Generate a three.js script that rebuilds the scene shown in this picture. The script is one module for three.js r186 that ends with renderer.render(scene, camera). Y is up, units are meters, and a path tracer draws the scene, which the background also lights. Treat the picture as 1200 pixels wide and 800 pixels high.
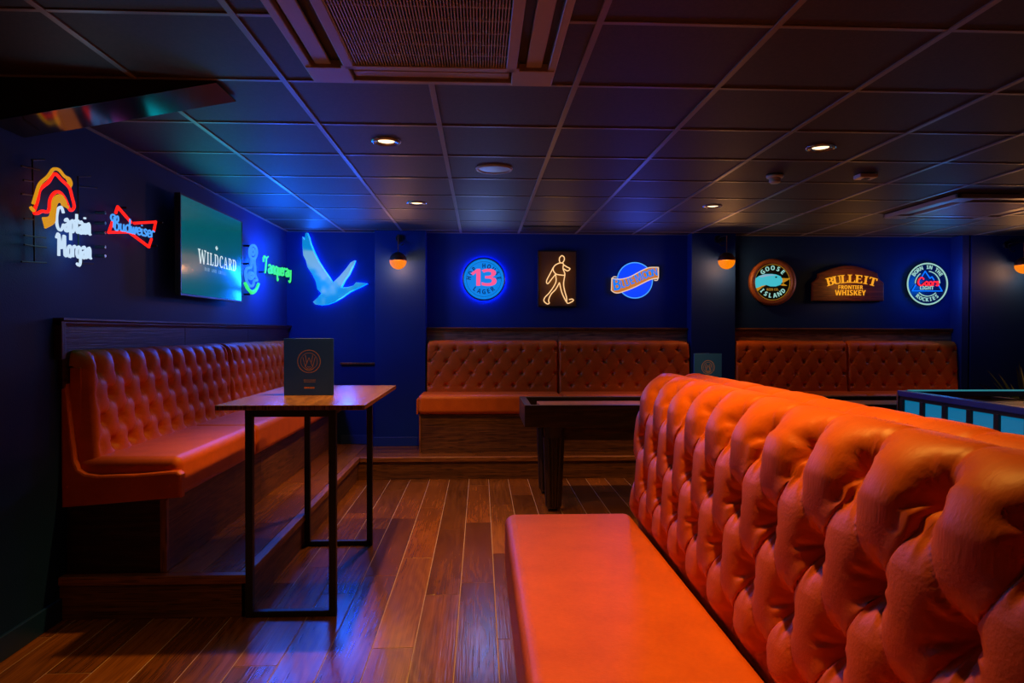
import * as THREE from 'three';
import { RoundedBoxGeometry } from 'three/addons/geometries/RoundedBoxGeometry.js';
import { TextGeometry } from 'three/addons/geometries/TextGeometry.js';
import { FontLoader } from 'three/addons/loaders/FontLoader.js';
import { mergeGeometries } from 'three/addons/utils/BufferGeometryUtils.js';
import { RectAreaLightUniformsLib } from 'three/addons/lights/RectAreaLightUniformsLib.js';

// ------------------------------------------------------------------ camera, exposure, large lights
RectAreaLightUniformsLib.init();
const scene = new THREE.Scene();
scene.background = new THREE.Color(0x000000);
const renderer = new THREE.WebGLRenderer({ antialias: true });
renderer.toneMapping = THREE.LinearToneMapping;
renderer.toneMappingExposure = 1.0;
renderer.shadowMap.enabled = true;

const FOCAL = 818.9, EYE = 1.375, YAW = 0.045, PITCH = -0.0138, ROLL = 0.0022;   // fitted to the ceiling grid of 0.6 m tiles
const camera = new THREE.PerspectiveCamera(2 * Math.atan(400 / FOCAL) * 180 / Math.PI, 1.5, 0.02, 60);
camera.rotation.order = 'YXZ';
camera.position.set(0, EYE, 0);
camera.rotation.set(PITCH, -YAW, ROLL);
camera.updateMatrixWorld(true);
scene.add(camera);

// light levels
const SPOT_COLOR = new THREE.Color(1, 0.45, 0.06), SPOT_SCALE = 1;
const SIGN_BLUE = new THREE.Color(0.004, 0.11, 1.0);

// ------------------------------------------------------------------ pixel helpers: a pixel gives a direction, the wall it hangs on gives the distance
function ray(px, py) { return new THREE.Vector3((px - 600) / FOCAL, -(py - 400) / FOCAL, -1).applyEuler(camera.rotation); }
function onBack(px, py, d) { const r = ray(px, py), k = d / -r.z; return new THREE.Vector3(r.x * k, EYE + r.y * k, -d); }
function onLeft(px, py, x) { const r = ray(px, py), k = x / r.x; return new THREE.Vector3(x, EYE + r.y * k, r.z * k); }

// ------------------------------------------------------------------ seeded noise and textures
let seedState = 1234567;
function rnd() { seedState = (seedState * 1664525 + 1013904223) >>> 0; return seedState / 4294967296; }
function hash(x, y, s) { let h = (x * 374761393 + y * 668265263 + s * 1442695041) | 0; h = Math.imul(h ^ (h >>> 13), 1274126177); h ^= h >>> 16; return (h >>> 0) / 4294967296; }
function tnoise(x, y, px, py, s) {   // tileable value noise with period px, py
  const x0 = Math.floor(x), y0 = Math.floor(y), fx = x - x0, fy = y - y0;
  const u = fx * fx * (3 - 2 * fx), v = fy * fy * (3 - 2 * fy);
  const m = (a, n) => ((a % n) + n) % n;
  const a = hash(m(x0, px), m(y0, py), s), b = hash(m(x0 + 1, px), m(y0, py), s), c = hash(m(x0, px), m(y0 + 1, py), s), d = hash(m(x0 + 1, px), m(y0 + 1, py), s);
  return (a + (b - a) * u) * (1 - v) + (c + (d - c) * u) * v;
}
function fbm(u, v, px, py, s, oct = 4) { let t = 0, a = 0.5, n = 0; for (let i = 0; i < oct; i++) { t += a * tnoise(u * px, v * py, px, py, s + i); n += a; a *= 0.5; px *= 2; py *= 2; } return t / n; }
function dataTex(w, h, fn, srgb, repX = 1, repY = 1) {
  const d = new Uint8Array(w * h * 4);
  for (let j = 0; j < h; j++) for (let i = 0; i < w; i++) { const c = fn((i + 0.5) / w, (j + 0.5) / h), k = (j * w + i) * 4; for (let q = 0; q < 3; q++) d[k + q] = Math.max(0, Math.min(255, Math.round(255 * (c.length ? c[q] : c)))); d[k + 3] = 255; }
  const t = new THREE.DataTexture(d, w, h, THREE.RGBAFormat);
  t.wrapS = t.wrapT = THREE.RepeatWrapping; t.magFilter = THREE.LinearFilter; t.minFilter = THREE.LinearMipmapLinearFilter; t.generateMipmaps = true;
  if (srgb) t.colorSpace = THREE.SRGBColorSpace;
  t.repeat.set(repX, repY); t.needsUpdate = true; return t;
}
const mix3 = (a, b, t) => [a[0] + (b[0] - a[0]) * t, a[1] + (b[1] - a[1]) * t, a[2] + (b[2] - a[2]) * t];
const sm = (a, b, x) => { const t = Math.max(0, Math.min(1, (x - a) / (b - a))); return t * t * (3 - 2 * t); };
// wood: grain runs along v. one tile covers 0.5 m across and 1.6 m along
function woodTex(light, dark, s, contrast = 1, ringWeight = 0.38) {
  return dataTex(512, 512, (u, v) => {
    const warp = fbm(u, v, 4, 3, s, 3) * 1.6;
    const rings = 0.5 + 0.5 * Math.sin((u * 9 + warp * 2.3 + 0.15 * Math.sin(v * 6.283 * 2)) * 6.283);
    const fine = fbm(u, v, 128, 6, s + 20, 2), pores = sm(0.66, 0.8, fbm(u, v, 180, 16, s + 40, 1)), blotch = fbm(u, v, 3, 3, s + 60, 4);
    let t = ringWeight * rings + (0.38 - ringWeight) * 0.5 + 0.3 * fine + 0.45 * blotch - 0.08;
    t = 0.5 + (t - 0.5) * contrast;
    return mix3(mix3(light, dark, Math.max(0, Math.min(1, t))), [dark[0] * 0.5, dark[1] * 0.5, dark[2] * 0.5], pores * (ringWeight < 0.2 ? 0.12 : 0.6));
  }, true, 2, 1 / 1.6);
}
// ------------------------------------------------------------------ materials
const M = {};
const std = (o) => new THREE.MeshStandardMaterial(o);
const phy = (o) => new THREE.MeshPhysicalMaterial(o);
const lin = (r, g, b) => new THREE.Color().setRGB(r, g, b);
const floorWood = [woodTex([0.70, 0.44, 0.17], [0.36, 0.195, 0.07], 3, 1.25, 0.12), woodTex([0.62, 0.375, 0.145], [0.29, 0.155, 0.055], 11, 1.3, 0.16)];
const floorBump = dataTex(512, 512, (u, v) => 0.6 * fbm(u, v, 110, 8, 77, 2) + 0.4 * fbm(u, v, 10, 5, 78, 3), false, 2, 1 / 1.6);
const floorRough = dataTex(256, 256, (u, v) => 0.75 + 0.25 * fbm(u, v, 24, 6, 79, 3), false, 2, 1 / 1.6);
M.planks = [];
for (const [k, tint] of [[0, [1, 1, 1]], [1, [1, 1, 1]], [0, [0.55, 0.50, 0.48]], [1, [0.72, 0.7, 0.68]], [0, [0.9, 0.8, 0.72]]])
  M.planks.push(std({ map: floorWood[k], color: lin(...tint.map((t) => Math.min(1, t))), roughness: 0.25, roughnessMap: floorRough, bumpMap: floorBump, bumpScale: 0.0007 }));
M.grout = std({ color: lin(0.44, 0.30, 0.20), roughness: 0.8 });
const darkWood = woodTex([0.54, 0.335, 0.16], [0.25, 0.135, 0.06], 31, 1.25, 0.2), deepWood = woodTex([0.27, 0.165, 0.10], [0.10, 0.06, 0.04], 53, 1.2), trimWood = woodTex([0.66, 0.41, 0.20], [0.42, 0.23, 0.10], 71, 0.9);
const woodBump = dataTex(256, 256, (u, v) => fbm(u, v, 90, 8, 99, 2), false, 2, 1 / 1.6);
M.oak = std({ map: darkWood, roughness: 0.45, bumpMap: woodBump, bumpScale: 0.0008 });
M.panelOak = std({ map: woodTex([0.74, 0.54, 0.34], [0.44, 0.29, 0.17], 37, 1.3, 0.3), roughness: 0.5, bumpMap: woodBump, bumpScale: 0.0008 });
M.maple = std({ map: trimWood, roughness: 0.6 });
M.deepWood = std({ map: deepWood, roughness: 0.42, bumpMap: woodBump, bumpScale: 0.0008 });
M.trimWood = std({ map: trimWood, roughness: 0.42, bumpMap: woodBump, bumpScale: 0.0006 });
const tableWood = woodTex([0.68, 0.50, 0.34], [0.42, 0.28, 0.18], 91, 1.0);
M.tableTop = std({ map: tableWood, roughness: 0.19, bumpMap: woodBump, bumpScale: 0.0003 });
M.tableEdge = std({ map: deepWood, roughness: 0.5 });
const leatherCol = dataTex(512, 512, (u, v) => { const b = fbm(u, v, 6, 6, 5, 4), f = fbm(u, v, 60, 60, 9, 2); return mix3([0.76, 0.335, 0.04], [0.88, 0.42, 0.06], 0.75 * b + 0.25 * f); }, true, 2, 2);
const leatherBump = dataTex(512, 512, (u, v) => { const f = fbm(u, v, 56, 56, 15, 3), r = 1 - Math.abs(2 * fbm(u, v, 18, 26, 25, 3) - 1); return 0.6 * f + 0.4 * r; }, false, 5, 5);
M.leather = phy({ map: leatherCol, specularIntensity: 0.6, roughness: 0.47, bumpMap: leatherBump, bumpScale: 0.00045 });
M.leatherPipe = std({ map: leatherCol, roughness: 0.4 });
const paintMap = dataTex(256, 256, (u, v) => { const f = 0.92 + 0.16 * (fbm(u, v, 5, 5, 61, 4) - 0.5); return [0.03 * f, 0.185 * f, 0.45 * f]; }, true, 0.5, 0.5);
const paintBump = dataTex(256, 256, (u, v) => fbm(u, v, 80, 80, 62, 2), false, 3, 3);
M.navy = phy({ map: paintMap, specularIntensity: 0.5, roughness: 0.6, bumpMap: paintBump, bumpScale: 0.0006 });
M.navyTrim = std({ color: lin(0.004, 0.035, 0.19), roughness: 0.4 });
const tileMap = dataTex(256, 256, (u, v) => { const f = 0.75 + 0.5 * fbm(u, v, 70, 70, 63, 2); return [0.175 * f, 0.14 * f, 0.115 * f]; }, true, 1.667, 1.667);
M.tile = std({ map: tileMap, roughness: 0.62 });
M.gridBar = std({ color: lin(0.17, 0.155, 0.145), roughness: 0.4 });
M.blackMetal = std({ color: lin(0.018, 0.017, 0.017), roughness: 0.45, metalness: 0.3 });
M.blackMatte = std({ color: lin(0.006, 0.006, 0.007), roughness: 0.8 });
M.blackGloss = std({ color: lin(0.008, 0.009, 0.012), roughness: 0.12 });
M.steel = std({ color: lin(0.32, 0.33, 0.36), roughness: 0.25, metalness: 0.9 });
M.acPlastic = std({ color: lin(0.30, 0.28, 0.27), roughness: 0.45 });
M.acDark = std({ color: lin(0.02, 0.018, 0.018), roughness: 0.6 });
M.whitePlastic = std({ color: lin(0.55, 0.53, 0.5), roughness: 0.4 });
M.copper = std({ color: lin(0.30, 0.11, 0.05), roughness: 0.3, metalness: 0.8 });
const glow = (r, g, b, k = 1, base = 0.02) => std({ color: lin(base, base, base), emissive: lin(r, g, b), emissiveIntensity: k, roughness: 0.9 });
M.neonWhite = glow(0.62, 0.80, 1.0, 0.92);
M.neonRed = glow(1, 0.012, 0.006, 1.35);
M.neonAmber = glow(0.85, 0.36, 0.01, 0.75);
M.neonBlue = glow(0.04, 0.27, 1.0, 1.1);
M.neonPale = glow(0.07, 0.36, 1.0, 1.0);
M.neonGreen = glow(0.05, 0.95, 0.20, 0.95);
M.neonGold = glow(1.0, 0.58, 0.25, 1.15);
M.neonCream = glow(0.95, 0.68, 0.50, 0.85);
M.neonMint = glow(0.42, 0.80, 0.70, 0.75);
M.bulb = glow(1, 0.72, 0.42, 2.2);
M.globeGlow = glow(1.0, 0.235, 0.0, 0.95);

// ------------------------------------------------------------------ building helpers
const used = {};
function numbered(n) { if (used[n] === undefined) { used[n] = 0; return n; } used[n]++; return n + '_' + String(used[n]).padStart(3, '0'); }
function shadows(o) { o.castShadow = true; o.receiveShadow = true; return o; }
// x across, y up, d depth in front of the camera (world z = -d)
function thing(name, label, category, [x, y, d], group) {
  const o = new THREE.Group(); o.name = numbered(name); o.position.set(x, y, -d);
  o.userData = { label, category }; if (group) o.userData.group = group; scene.add(o); return o;
}
function structure(name, label) { const o = new THREE.Group(); o.name = name; o.userData = { kind: 'structure', label, category: name.split('_')[0] }; scene.add(o); return o; }
// geometry is given in world coordinates and shifted into the thing's frame
function worldOrigin(root) { const v = new THREE.Vector3(); for (let p = root; p && p !== scene; p = p.parent) v.add(p.position); return v; }
function part(root, name, geo, mat, label) {
  const v = worldOrigin(root); geo.translate(-v.x, -v.y, -v.z);
  const m = shadows(new THREE.Mesh(geo, mat)); m.name = name; if (label) m.userData.label = label; root.add(m); return m;
}
function rel(root, name, geo, mat) { const m = shadows(new THREE.Mesh(geo, mat)); m.name = name; root.add(m); return m; }   // geometry already local
// uv in metres from the dominant normal; grain = axis that the wood grain (v) follows
function metres(geo, grain = 'y', ou = 0, ov = 0) {
  const g = geo.index ? geo.toNonIndexed() : geo; const p = g.attributes.position, n = g.attributes.normal, uv = new Float32Array(p.count * 2);
  for (let i = 0; i < p.count; i++) {
    const c = { x: p.getX(i), y: p.getY(i), z: p.getZ(i) }, a = [Math.abs(n.getX(i)), Math.abs(n.getY(i)), Math.abs(n.getZ(i))];
    const dom = a[0] >= a[1] && a[0] >= a[2] ? 'x' : a[1] >= a[2] ? 'y' : 'z';
    let axes = ['x', 'y', 'z'].filter((q) => q !== dom);
    if (axes[0] === grain) axes = [axes[1], axes[0]];
    uv[2 * i] = c[axes[0]] + ou; uv[2 * i + 1] = c[axes[1]] + ov;
  }
  g.setAttribute('uv', new THREE.BufferAttribute(uv, 2)); return g;
}
function box(x0, x1, y0, y1, d0, d1, r = 0.003, grain = 'y', ou = 0, ov = 0) {
  const w = x1 - x0, h = y1 - y0, l = d1 - d0; r = Math.min(r, w * 0.45, h * 0.45, l * 0.45);
  const g = r > 0 ? new RoundedBoxGeometry(w, h, l, r > 0.012 ? 4 : 1, r) : new THREE.BoxGeometry(w, h, l);
  const q = metres(g, grain, ou, ov); q.translate((x0 + x1) / 2, (y0 + y1) / 2, -(d0 + d1) / 2);
  const uv = q.attributes.uv; return (uv.needsUpdate = true, q);
}
function join(list) { return mergeGeometries(list.map((g) => { const q = g.index ? g.toNonIndexed() : g; for (const k of Object.keys(q.attributes)) if (!['position', 'normal', 'uv'].includes(k)) q.deleteAttribute(k); q.morphAttributes = {}; return q; })); }
function tube(points, r, closed = false, seg = 8, radial = 6) {
  const c = new THREE.CatmullRomCurve3(points, closed, 'catmullrom', 0.5);
  return new THREE.TubeGeometry(c, Math.max(4, points.length * seg), r, radial, closed).toNonIndexed();
}
function polyTube(points, r, closed = false) {   // straight pieces with round joints
  const out = [], n = points.length;
  for (let i = 0; i < (closed ? n : n - 1); i++) { const a = points[i], b = points[(i + 1) % n]; out.push(tube([a, a.clone().lerp(b, 0.5), b], r, false, 2, 6)); }
  for (const p of points) { const s = new THREE.SphereGeometry(r, 8, 6).toNonIndexed(); s.translate(p.x, p.y, p.z); out.push(s); }
  return join(out);
}
function rod(a, b, r, seg = 10) {
  const d = b.clone().sub(a), g = new THREE.CylinderGeometry(r, r, d.length(), seg).toNonIndexed();
  g.applyQuaternion(new THREE.Quaternion().setFromUnitVectors(new THREE.Vector3(0, 1, 0), d.clone().normalize())); const m = a.clone().lerp(b, 0.5); g.translate(m.x, m.y, m.z); return g;
}
function extrudePoly(pts, depth, bevel = 0.004) {   // pts Vector2, extruded along +z from 0
  const s = new THREE.Shape(pts); const g = new THREE.ExtrudeGeometry(s, { depth: Math.max(0.0005, depth - 2 * bevel), bevelEnabled: bevel > 0, bevelThickness: bevel, bevelSize: bevel, bevelOffset: -bevel, bevelSegments: 2, curveSegments: 16 });
  if (bevel > 0) g.translate(0, 0, bevel); return g;
}
const V3 = (x, y, z) => new THREE.Vector3(x, y, z);
function areaLight(root, x, y, z, w, h, color, k, tx, ty, tz) {   // world position, looking at a world target
  const l = new THREE.RectAreaLight(color, k, w, h); const v = worldOrigin(root);
  l.position.set(x - v.x, y - v.y, z - v.z); l.name = 'sign_light'; root.add(l); l.lookAt(tx, ty, tz); l.castShadow = true; return l;
}
const fontB = await new FontLoader().loadAsync('fonts/droid/droid_sans_bold.typeface.json');
const fontS = await new FontLoader().loadAsync('fonts/droid/droid_serif_bold.typeface.json');
function glyph(ch, size, depth, font) { const g = new TextGeometry(ch, { font, size, depth, curveSegments: 4, bevelEnabled: false }); g.computeBoundingBox(); return g; }
// letters on an arc about (cx, cy): top reads clockwise, bottom reads counter-clockwise. step = angle from letter to letter
function arcText(str, cx, cy, radius, size, depth, font, span, bottom = false, sx = 1) {
  const out = [], n = str.length;
  for (let i = 0; i < n; i++) {
    if (str[i] === ' ') continue;
    const g = glyph(str[i], size, depth, font), b = g.boundingBox; g.translate(-(b.min.x + b.max.x) / 2, -size * 0.36, 0); g.scale(sx, 1, 1);
    const t = n > 1 ? i / (n - 1) - 0.5 : 0, a = bottom ? t * span : -t * span;
    g.rotateZ(a); const ang = bottom ? -Math.PI / 2 + a : Math.PI / 2 + a; g.translate(cx + radius * Math.cos(ang), cy + radius * Math.sin(ang), 0); out.push(g);
  }
  return join(out);
}
function lineText(str, cx, cy, size, depth, font, width) {
  const g = glyph(str, size, depth, font), b = g.boundingBox, k = width ? width / (b.max.x - b.min.x) : 1; g.translate(-(b.min.x + b.max.x) / 2, -size * 0.36, 0); g.scale(k, 1, 1); g.translate(cx, cy, 0); return join([g]);
}
// stroke letters for bent glass tubing
const bowl = [[0.46, 0.42], [0.28, 0.52], [0.1, 0.38], [0.08, 0.15], [0.24, 0], [0.42, 0.1], [0.46, 0.42]];
const STROKES = {
  C: [0.85, [[0.78, 0.78], [0.6, 1], [0.3, 0.95], [0.1, 0.6], [0.12, 0.2], [0.35, 0], [0.6, 0.05], [0.8, 0.28]]],
  a: [0.6, [[0.1, 0.44], [0.25, 0.54], [0.42, 0.47], [0.45, 0.3], [0.45, 0.08], [0.57, 0]], [[0.44, 0.29], [0.24, 0.3], [0.08, 0.17], [0.18, 0], [0.36, 0.03], [0.44, 0.14]]], p: [0.56, [[0.08, 0.5], [0.08, -0.38]], [[0.08, 0.35], [0.25, 0.52], [0.46, 0.4], [0.46, 0.12], [0.28, 0], [0.08, 0.12]]],
  t: [0.42, [[0.2, 0.85], [0.2, 0.15], [0.3, 0], [0.42, 0.06]], [[0.02, 0.55], [0.4, 0.55]]], i: [0.28, [[0.1, 0.5], [0.1, 0.1], [0.22, 0]], [[0.1, 0.7], [0.11, 0.77]]],
  n: [0.5, [[0.06, 0.5], [0.06, 0]], [[0.06, 0.33], [0.22, 0.52], [0.36, 0.42], [0.37, 0.06], [0.47, 0]]],
  M: [0.95, [[-0.1, 0.8], [0.05, 1], [0.14, 0.9], [0.12, 0]], [[0.14, 0.95], [0.4, 0.3], [0.68, 1], [0.72, 0.1], [0.86, 0]]],
  o: [0.52, [[0.26, 0.52], [0.1, 0.4], [0.08, 0.13], [0.26, 0], [0.44, 0.13], [0.44, 0.4], [0.26, 0.52]]], r: [0.4, [[0.06, 0.5], [0.06, 0]], [[0.06, 0.33], [0.2, 0.52], [0.36, 0.47]]],
  g: [0.58, bowl, [[0.47, 0.5], [0.46, -0.22], [0.3, -0.38], [0.08, -0.28]]],
  B: [0.72, [[0.22, 0.02], [0.3, 0.95]], [[0.1, 0.1], [0.16, 0.85]], [[0, 0.55], [-0.15, 0.72], [-0.08, 0.95], [0.15, 0.98], [0.35, 0.8]], [[0.3, 0.9], [0.52, 0.95], [0.55, 0.65], [0.3, 0.52], [0.58, 0.4], [0.56, 0.06], [0.32, -0.04], [0.22, 0.1]]],
  u: [0.5, [[0.06, 0.5], [0.06, 0.12], [0.2, 0], [0.36, 0.12], [0.38, 0.5]], [[0.38, 0.5], [0.38, 0.1], [0.48, 0]]], d: [0.58, bowl, [[0.52, 1], [0.47, 0.1], [0.57, 0]]],
  w: [0.66, [[0.04, 0.5], [0.1, 0.06], [0.22, 0.02], [0.3, 0.45], [0.36, 0.03], [0.5, 0.06], [0.56, 0.5], [0.64, 0.46]]], e: [0.46, [[0.08, 0.24], [0.4, 0.3], [0.34, 0.5], [0.15, 0.47], [0.06, 0.2], [0.2, 0], [0.44, 0.08]]],
  s: [0.42, [[0.36, 0.45], [0.2, 0.52], [0.08, 0.4], [0.3, 0.2], [0.3, 0.05], [0.1, 0], [0.03, 0.08]]], T: [0.66, [[-0.08, 0.62], [-0.05, 0.88], [0.08, 1.0], [0.35, 0.9], [0.66, 1.02]], [[0.4, 0.92], [0.22, 0.05], [0.1, -0.02]]],
  q: [0.58, bowl, [[0.47, 0.5], [0.46, -0.38], [0.58, -0.26]]], y: [0.52, [[0.06, 0.5], [0.1, 0.15], [0.25, 0.06], [0.4, 0.2]], [[0.44, 0.5], [0.38, -0.18], [0.22, -0.38], [0.05, -0.28]]],
};
function strokeText(str, p0, p1, up, height, r) {   // from p0 to p1 along the baseline
  let w = 0; for (const c of str) w += STROKES[c][0]; const dir = p1.clone().sub(p0).divideScalar(w), out = []; let x = 0;
  for (const c of str) { for (const s of STROKES[c].slice(1)) out.push(tube(s.map(([a, b]) => p0.clone().addScaledVector(dir, x + a).addScaledVector(up, b * height)), r, false, 4, 5)); x += STROKES[c][0]; }
  return join(out);
}

// ------------------------------------------------------------------ main dimensions (metres; depth d from the camera)
const LEFT = -2.0, RIGHT = 6.9, CEIL = 2.403, BACK = 7.32, PIER = 7.17, FRONT = -2.6, STEP = 0.205, PLAT_X = -1.13, PLAT_D = 3.40, PLAT_BACK = 6.52;

// ------------------------------------------------------------------ room shell
{
  const floor = structure('floor', 'dark brown wood plank floor with pale joints');
  part(floor, 'subfloor', box(LEFT, RIGHT, -0.12, -0.0018, FRONT, BACK, 0), M.grout);
  const W = 0.182, joint = 0.0042, LEN = 1.21, e0 = -0.469, phases = { '-1': 3.95, 0: 4.25, 1: 3.65, 2: 3.82 };
  const variants = [];
  for (let v = 0; v < 8; v++) { const b = box(-W / 2 + joint / 2, W / 2 - joint / 2, -0.02, 0, -LEN / 2 + joint / 2, LEN / 2 - joint / 2, 0.0012, 'z', 0, 0); const uv = b.attributes.uv; const ou = rnd() * 3, ov = rnd() * 3; for (let i = 0; i < uv.count; i++) uv.setXY(i, uv.getX(i) + ou, uv.getY(i) + ov); variants.push(b); }
  for (let k = -9; k < 28; k++) {
    const x0 = e0 + W * k, x1 = x0 + W; if (x1 < LEFT + 0.01 || x0 > 4.6) continue;
    const ph = phases[k] !== undefined ? phases[k] : 3.4 + rnd() * LEN;
    for (let j = -2; j < 4; j++) {
      const a = ph + j * LEN, b = a + LEN; const under = x0 < PLAT_X;
      const lo = Math.max(a, 1.9), hi = Math.min(b, under && x1 < PLAT_X + 0.1 ? PLAT_D + 0.02 : PLAT_BACK + 0.02);
      if (hi - lo < 0.03) continue;
      const full = lo === a && hi === b && x0 > LEFT;
      const cx0 = Math.max(x0, LEFT), geo = full ? variants[Math.floor(rnd() * 8)] : null;
      const mat = M.planks[Math.floor(rnd() * M.planks.length)];
      if (full) { const m = shadows(new THREE.Mesh(geo, mat)); m.name = 'plank'; m.position.set((x0 + x1) / 2, 0, -(a + b) / 2); floor.add(m); }
      else part(floor, 'plank', box(cx0 + joint / 2, x1 - joint / 2, -0.02, 0, lo + joint / 2, hi - joint / 2, 0.0012, 'z', rnd() * 3, rnd() * 3), mat);
    }
  }
}
{
  const c = structure('ceiling', 'suspended ceiling of dark tiles on a lighter metal grid');
  const T = 0.6, X0 = 0.394 - 4 * T, D0 = 2.3237 - 2 * T;
  part(c, 'ceiling_slab', box(LEFT - 0.1, RIGHT + 0.1, CEIL + 0.022, CEIL + 0.15, FRONT - 0.1, BACK + 0.1, 0), M.tile);
  part(c, 'ceiling_panel', box(LEFT, RIGHT, CEIL + 0.003, CEIL + 0.022, FRONT, D0, 0), M.tile);
  const g = box(-T / 2 + 0.004, T / 2 - 0.004, -0.009, 0.009, -T / 2 + 0.004, T / 2 - 0.004, 0.002);
  for (let i = 0; i < 16; i++) for (let j = 0; j < 11; j++) {
    const x = X0 + (i + 0.5) * T, d = D0 + (j + 0.5) * T;
    let x0 = x - T / 2, x1 = x + T / 2, d0 = d - T / 2, d1 = d + T / 2; if (x0 > RIGHT || d0 > BACK) continue;
    if (x0 < LEFT || x1 > RIGHT || d1 > BACK) { part(c, 'ceiling_tile', box(Math.max(x0, LEFT) + 0.004, Math.min(x1, RIGHT) - 0.004, CEIL + 0.003, CEIL + 0.021, d0 + 0.004, Math.min(d1, BACK) - 0.004, 0.002), M.tile); continue; }
    const m = shadows(new THREE.Mesh(g, M.tile)); m.name = 'ceiling_tile'; m.position.set(x, CEIL + 0.012, -d); c.add(m);
  }
  for (let i = 0; i < 17; i++) { const x = X0 + i * T; if (x > LEFT && x < RIGHT) part(c, 'grid_bar', box(x - 0.012, x + 0.012, CEIL - 0.003, CEIL + 0.01, D0 - 3, BACK, 0.001), M.gridBar); }
  for (let j = 0; j < 12; j++) { const d = D0 + j * T; if (d < BACK) part(c, 'grid_bar', box(LEFT, RIGHT, CEIL - 0.001, CEIL + 0.01, d - 0.0105, d + 0.0105, 0.001), M.gridBar); }
  part(c, 'edge_bar', box(LEFT, RIGHT, CEIL - 0.003, CEIL + 0.01, BACK - 0.022, BACK, 0.001), M.gridBar);
  part(c, 'edge_bar', box(LEFT, LEFT + 0.022, CEIL - 0.003, CEIL + 0.01, D0, BACK, 0.001), M.gridBar);
}
const wallLeft = structure('wall_left', 'navy painted wall behind the long leather bench');
part(wallLeft, 'plaster', box(LEFT - 0.12, LEFT, 0, CEIL + 0.02, FRONT, BACK, 0), M.navy);
const wallBack = structure('wall_back', 'navy painted wall with the row of lit signs and square piers');
part(wallBack, 'plaster', box(LEFT - 0.12, RIGHT + 0.12, 0, CEIL + 0.02, BACK, BACK + 0.12, 0), M.navy);
for (const [x0, x1, d] of [[-1.077, -0.56, PIER], [2.185, 2.65, PIER], [5.06, 5.135, 7.14], [5.155, 6.3, 7.14]]) part(wallBack, 'pier', box(x0, x1, 0, CEIL, d, BACK + 0.01, 0.004), M.navy);
const wallRight = structure('wall_right', 'navy painted wall out to the right of the games area');
part(wallRight, 'plaster', box(RIGHT, RIGHT + 0.12, 0, CEIL + 0.02, FRONT, BACK, 0), M.navy);
const wallFront = structure('wall_front', 'navy painted wall behind the viewer');
part(wallFront, 'plaster', box(LEFT - 0.12, RIGHT + 0.12, 0, CEIL + 0.02, FRONT - 0.12, FRONT, 0), M.navy);
{
  const b = structure('baseboard_left', 'navy skirting board along the bench wall');
  part(b, 'board', box(LEFT, LEFT + 0.018, 0, 0.105, FRONT, PLAT_D - 0.005, 0.004), M.navyTrim);
  const c = structure('baseboard_back', 'navy skirting board along the sign wall');
  for (const [x0, x1, d] of [[-1.45, -1.077, BACK], [-1.09, -0.548, PIER]]) part(c, 'board', box(x0, x1, STEP, STEP + 0.095, d - 0.016, d, 0.004), M.navyTrim);
  const r = structure('trim_1', 'narrow ledge rail on the navy wall under the bird sign');
  part(r, 'rail', box(-1.45, -1.078, 1.035, 1.055, BACK - 0.03, BACK, 0.004), M.trimWood);
}
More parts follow.
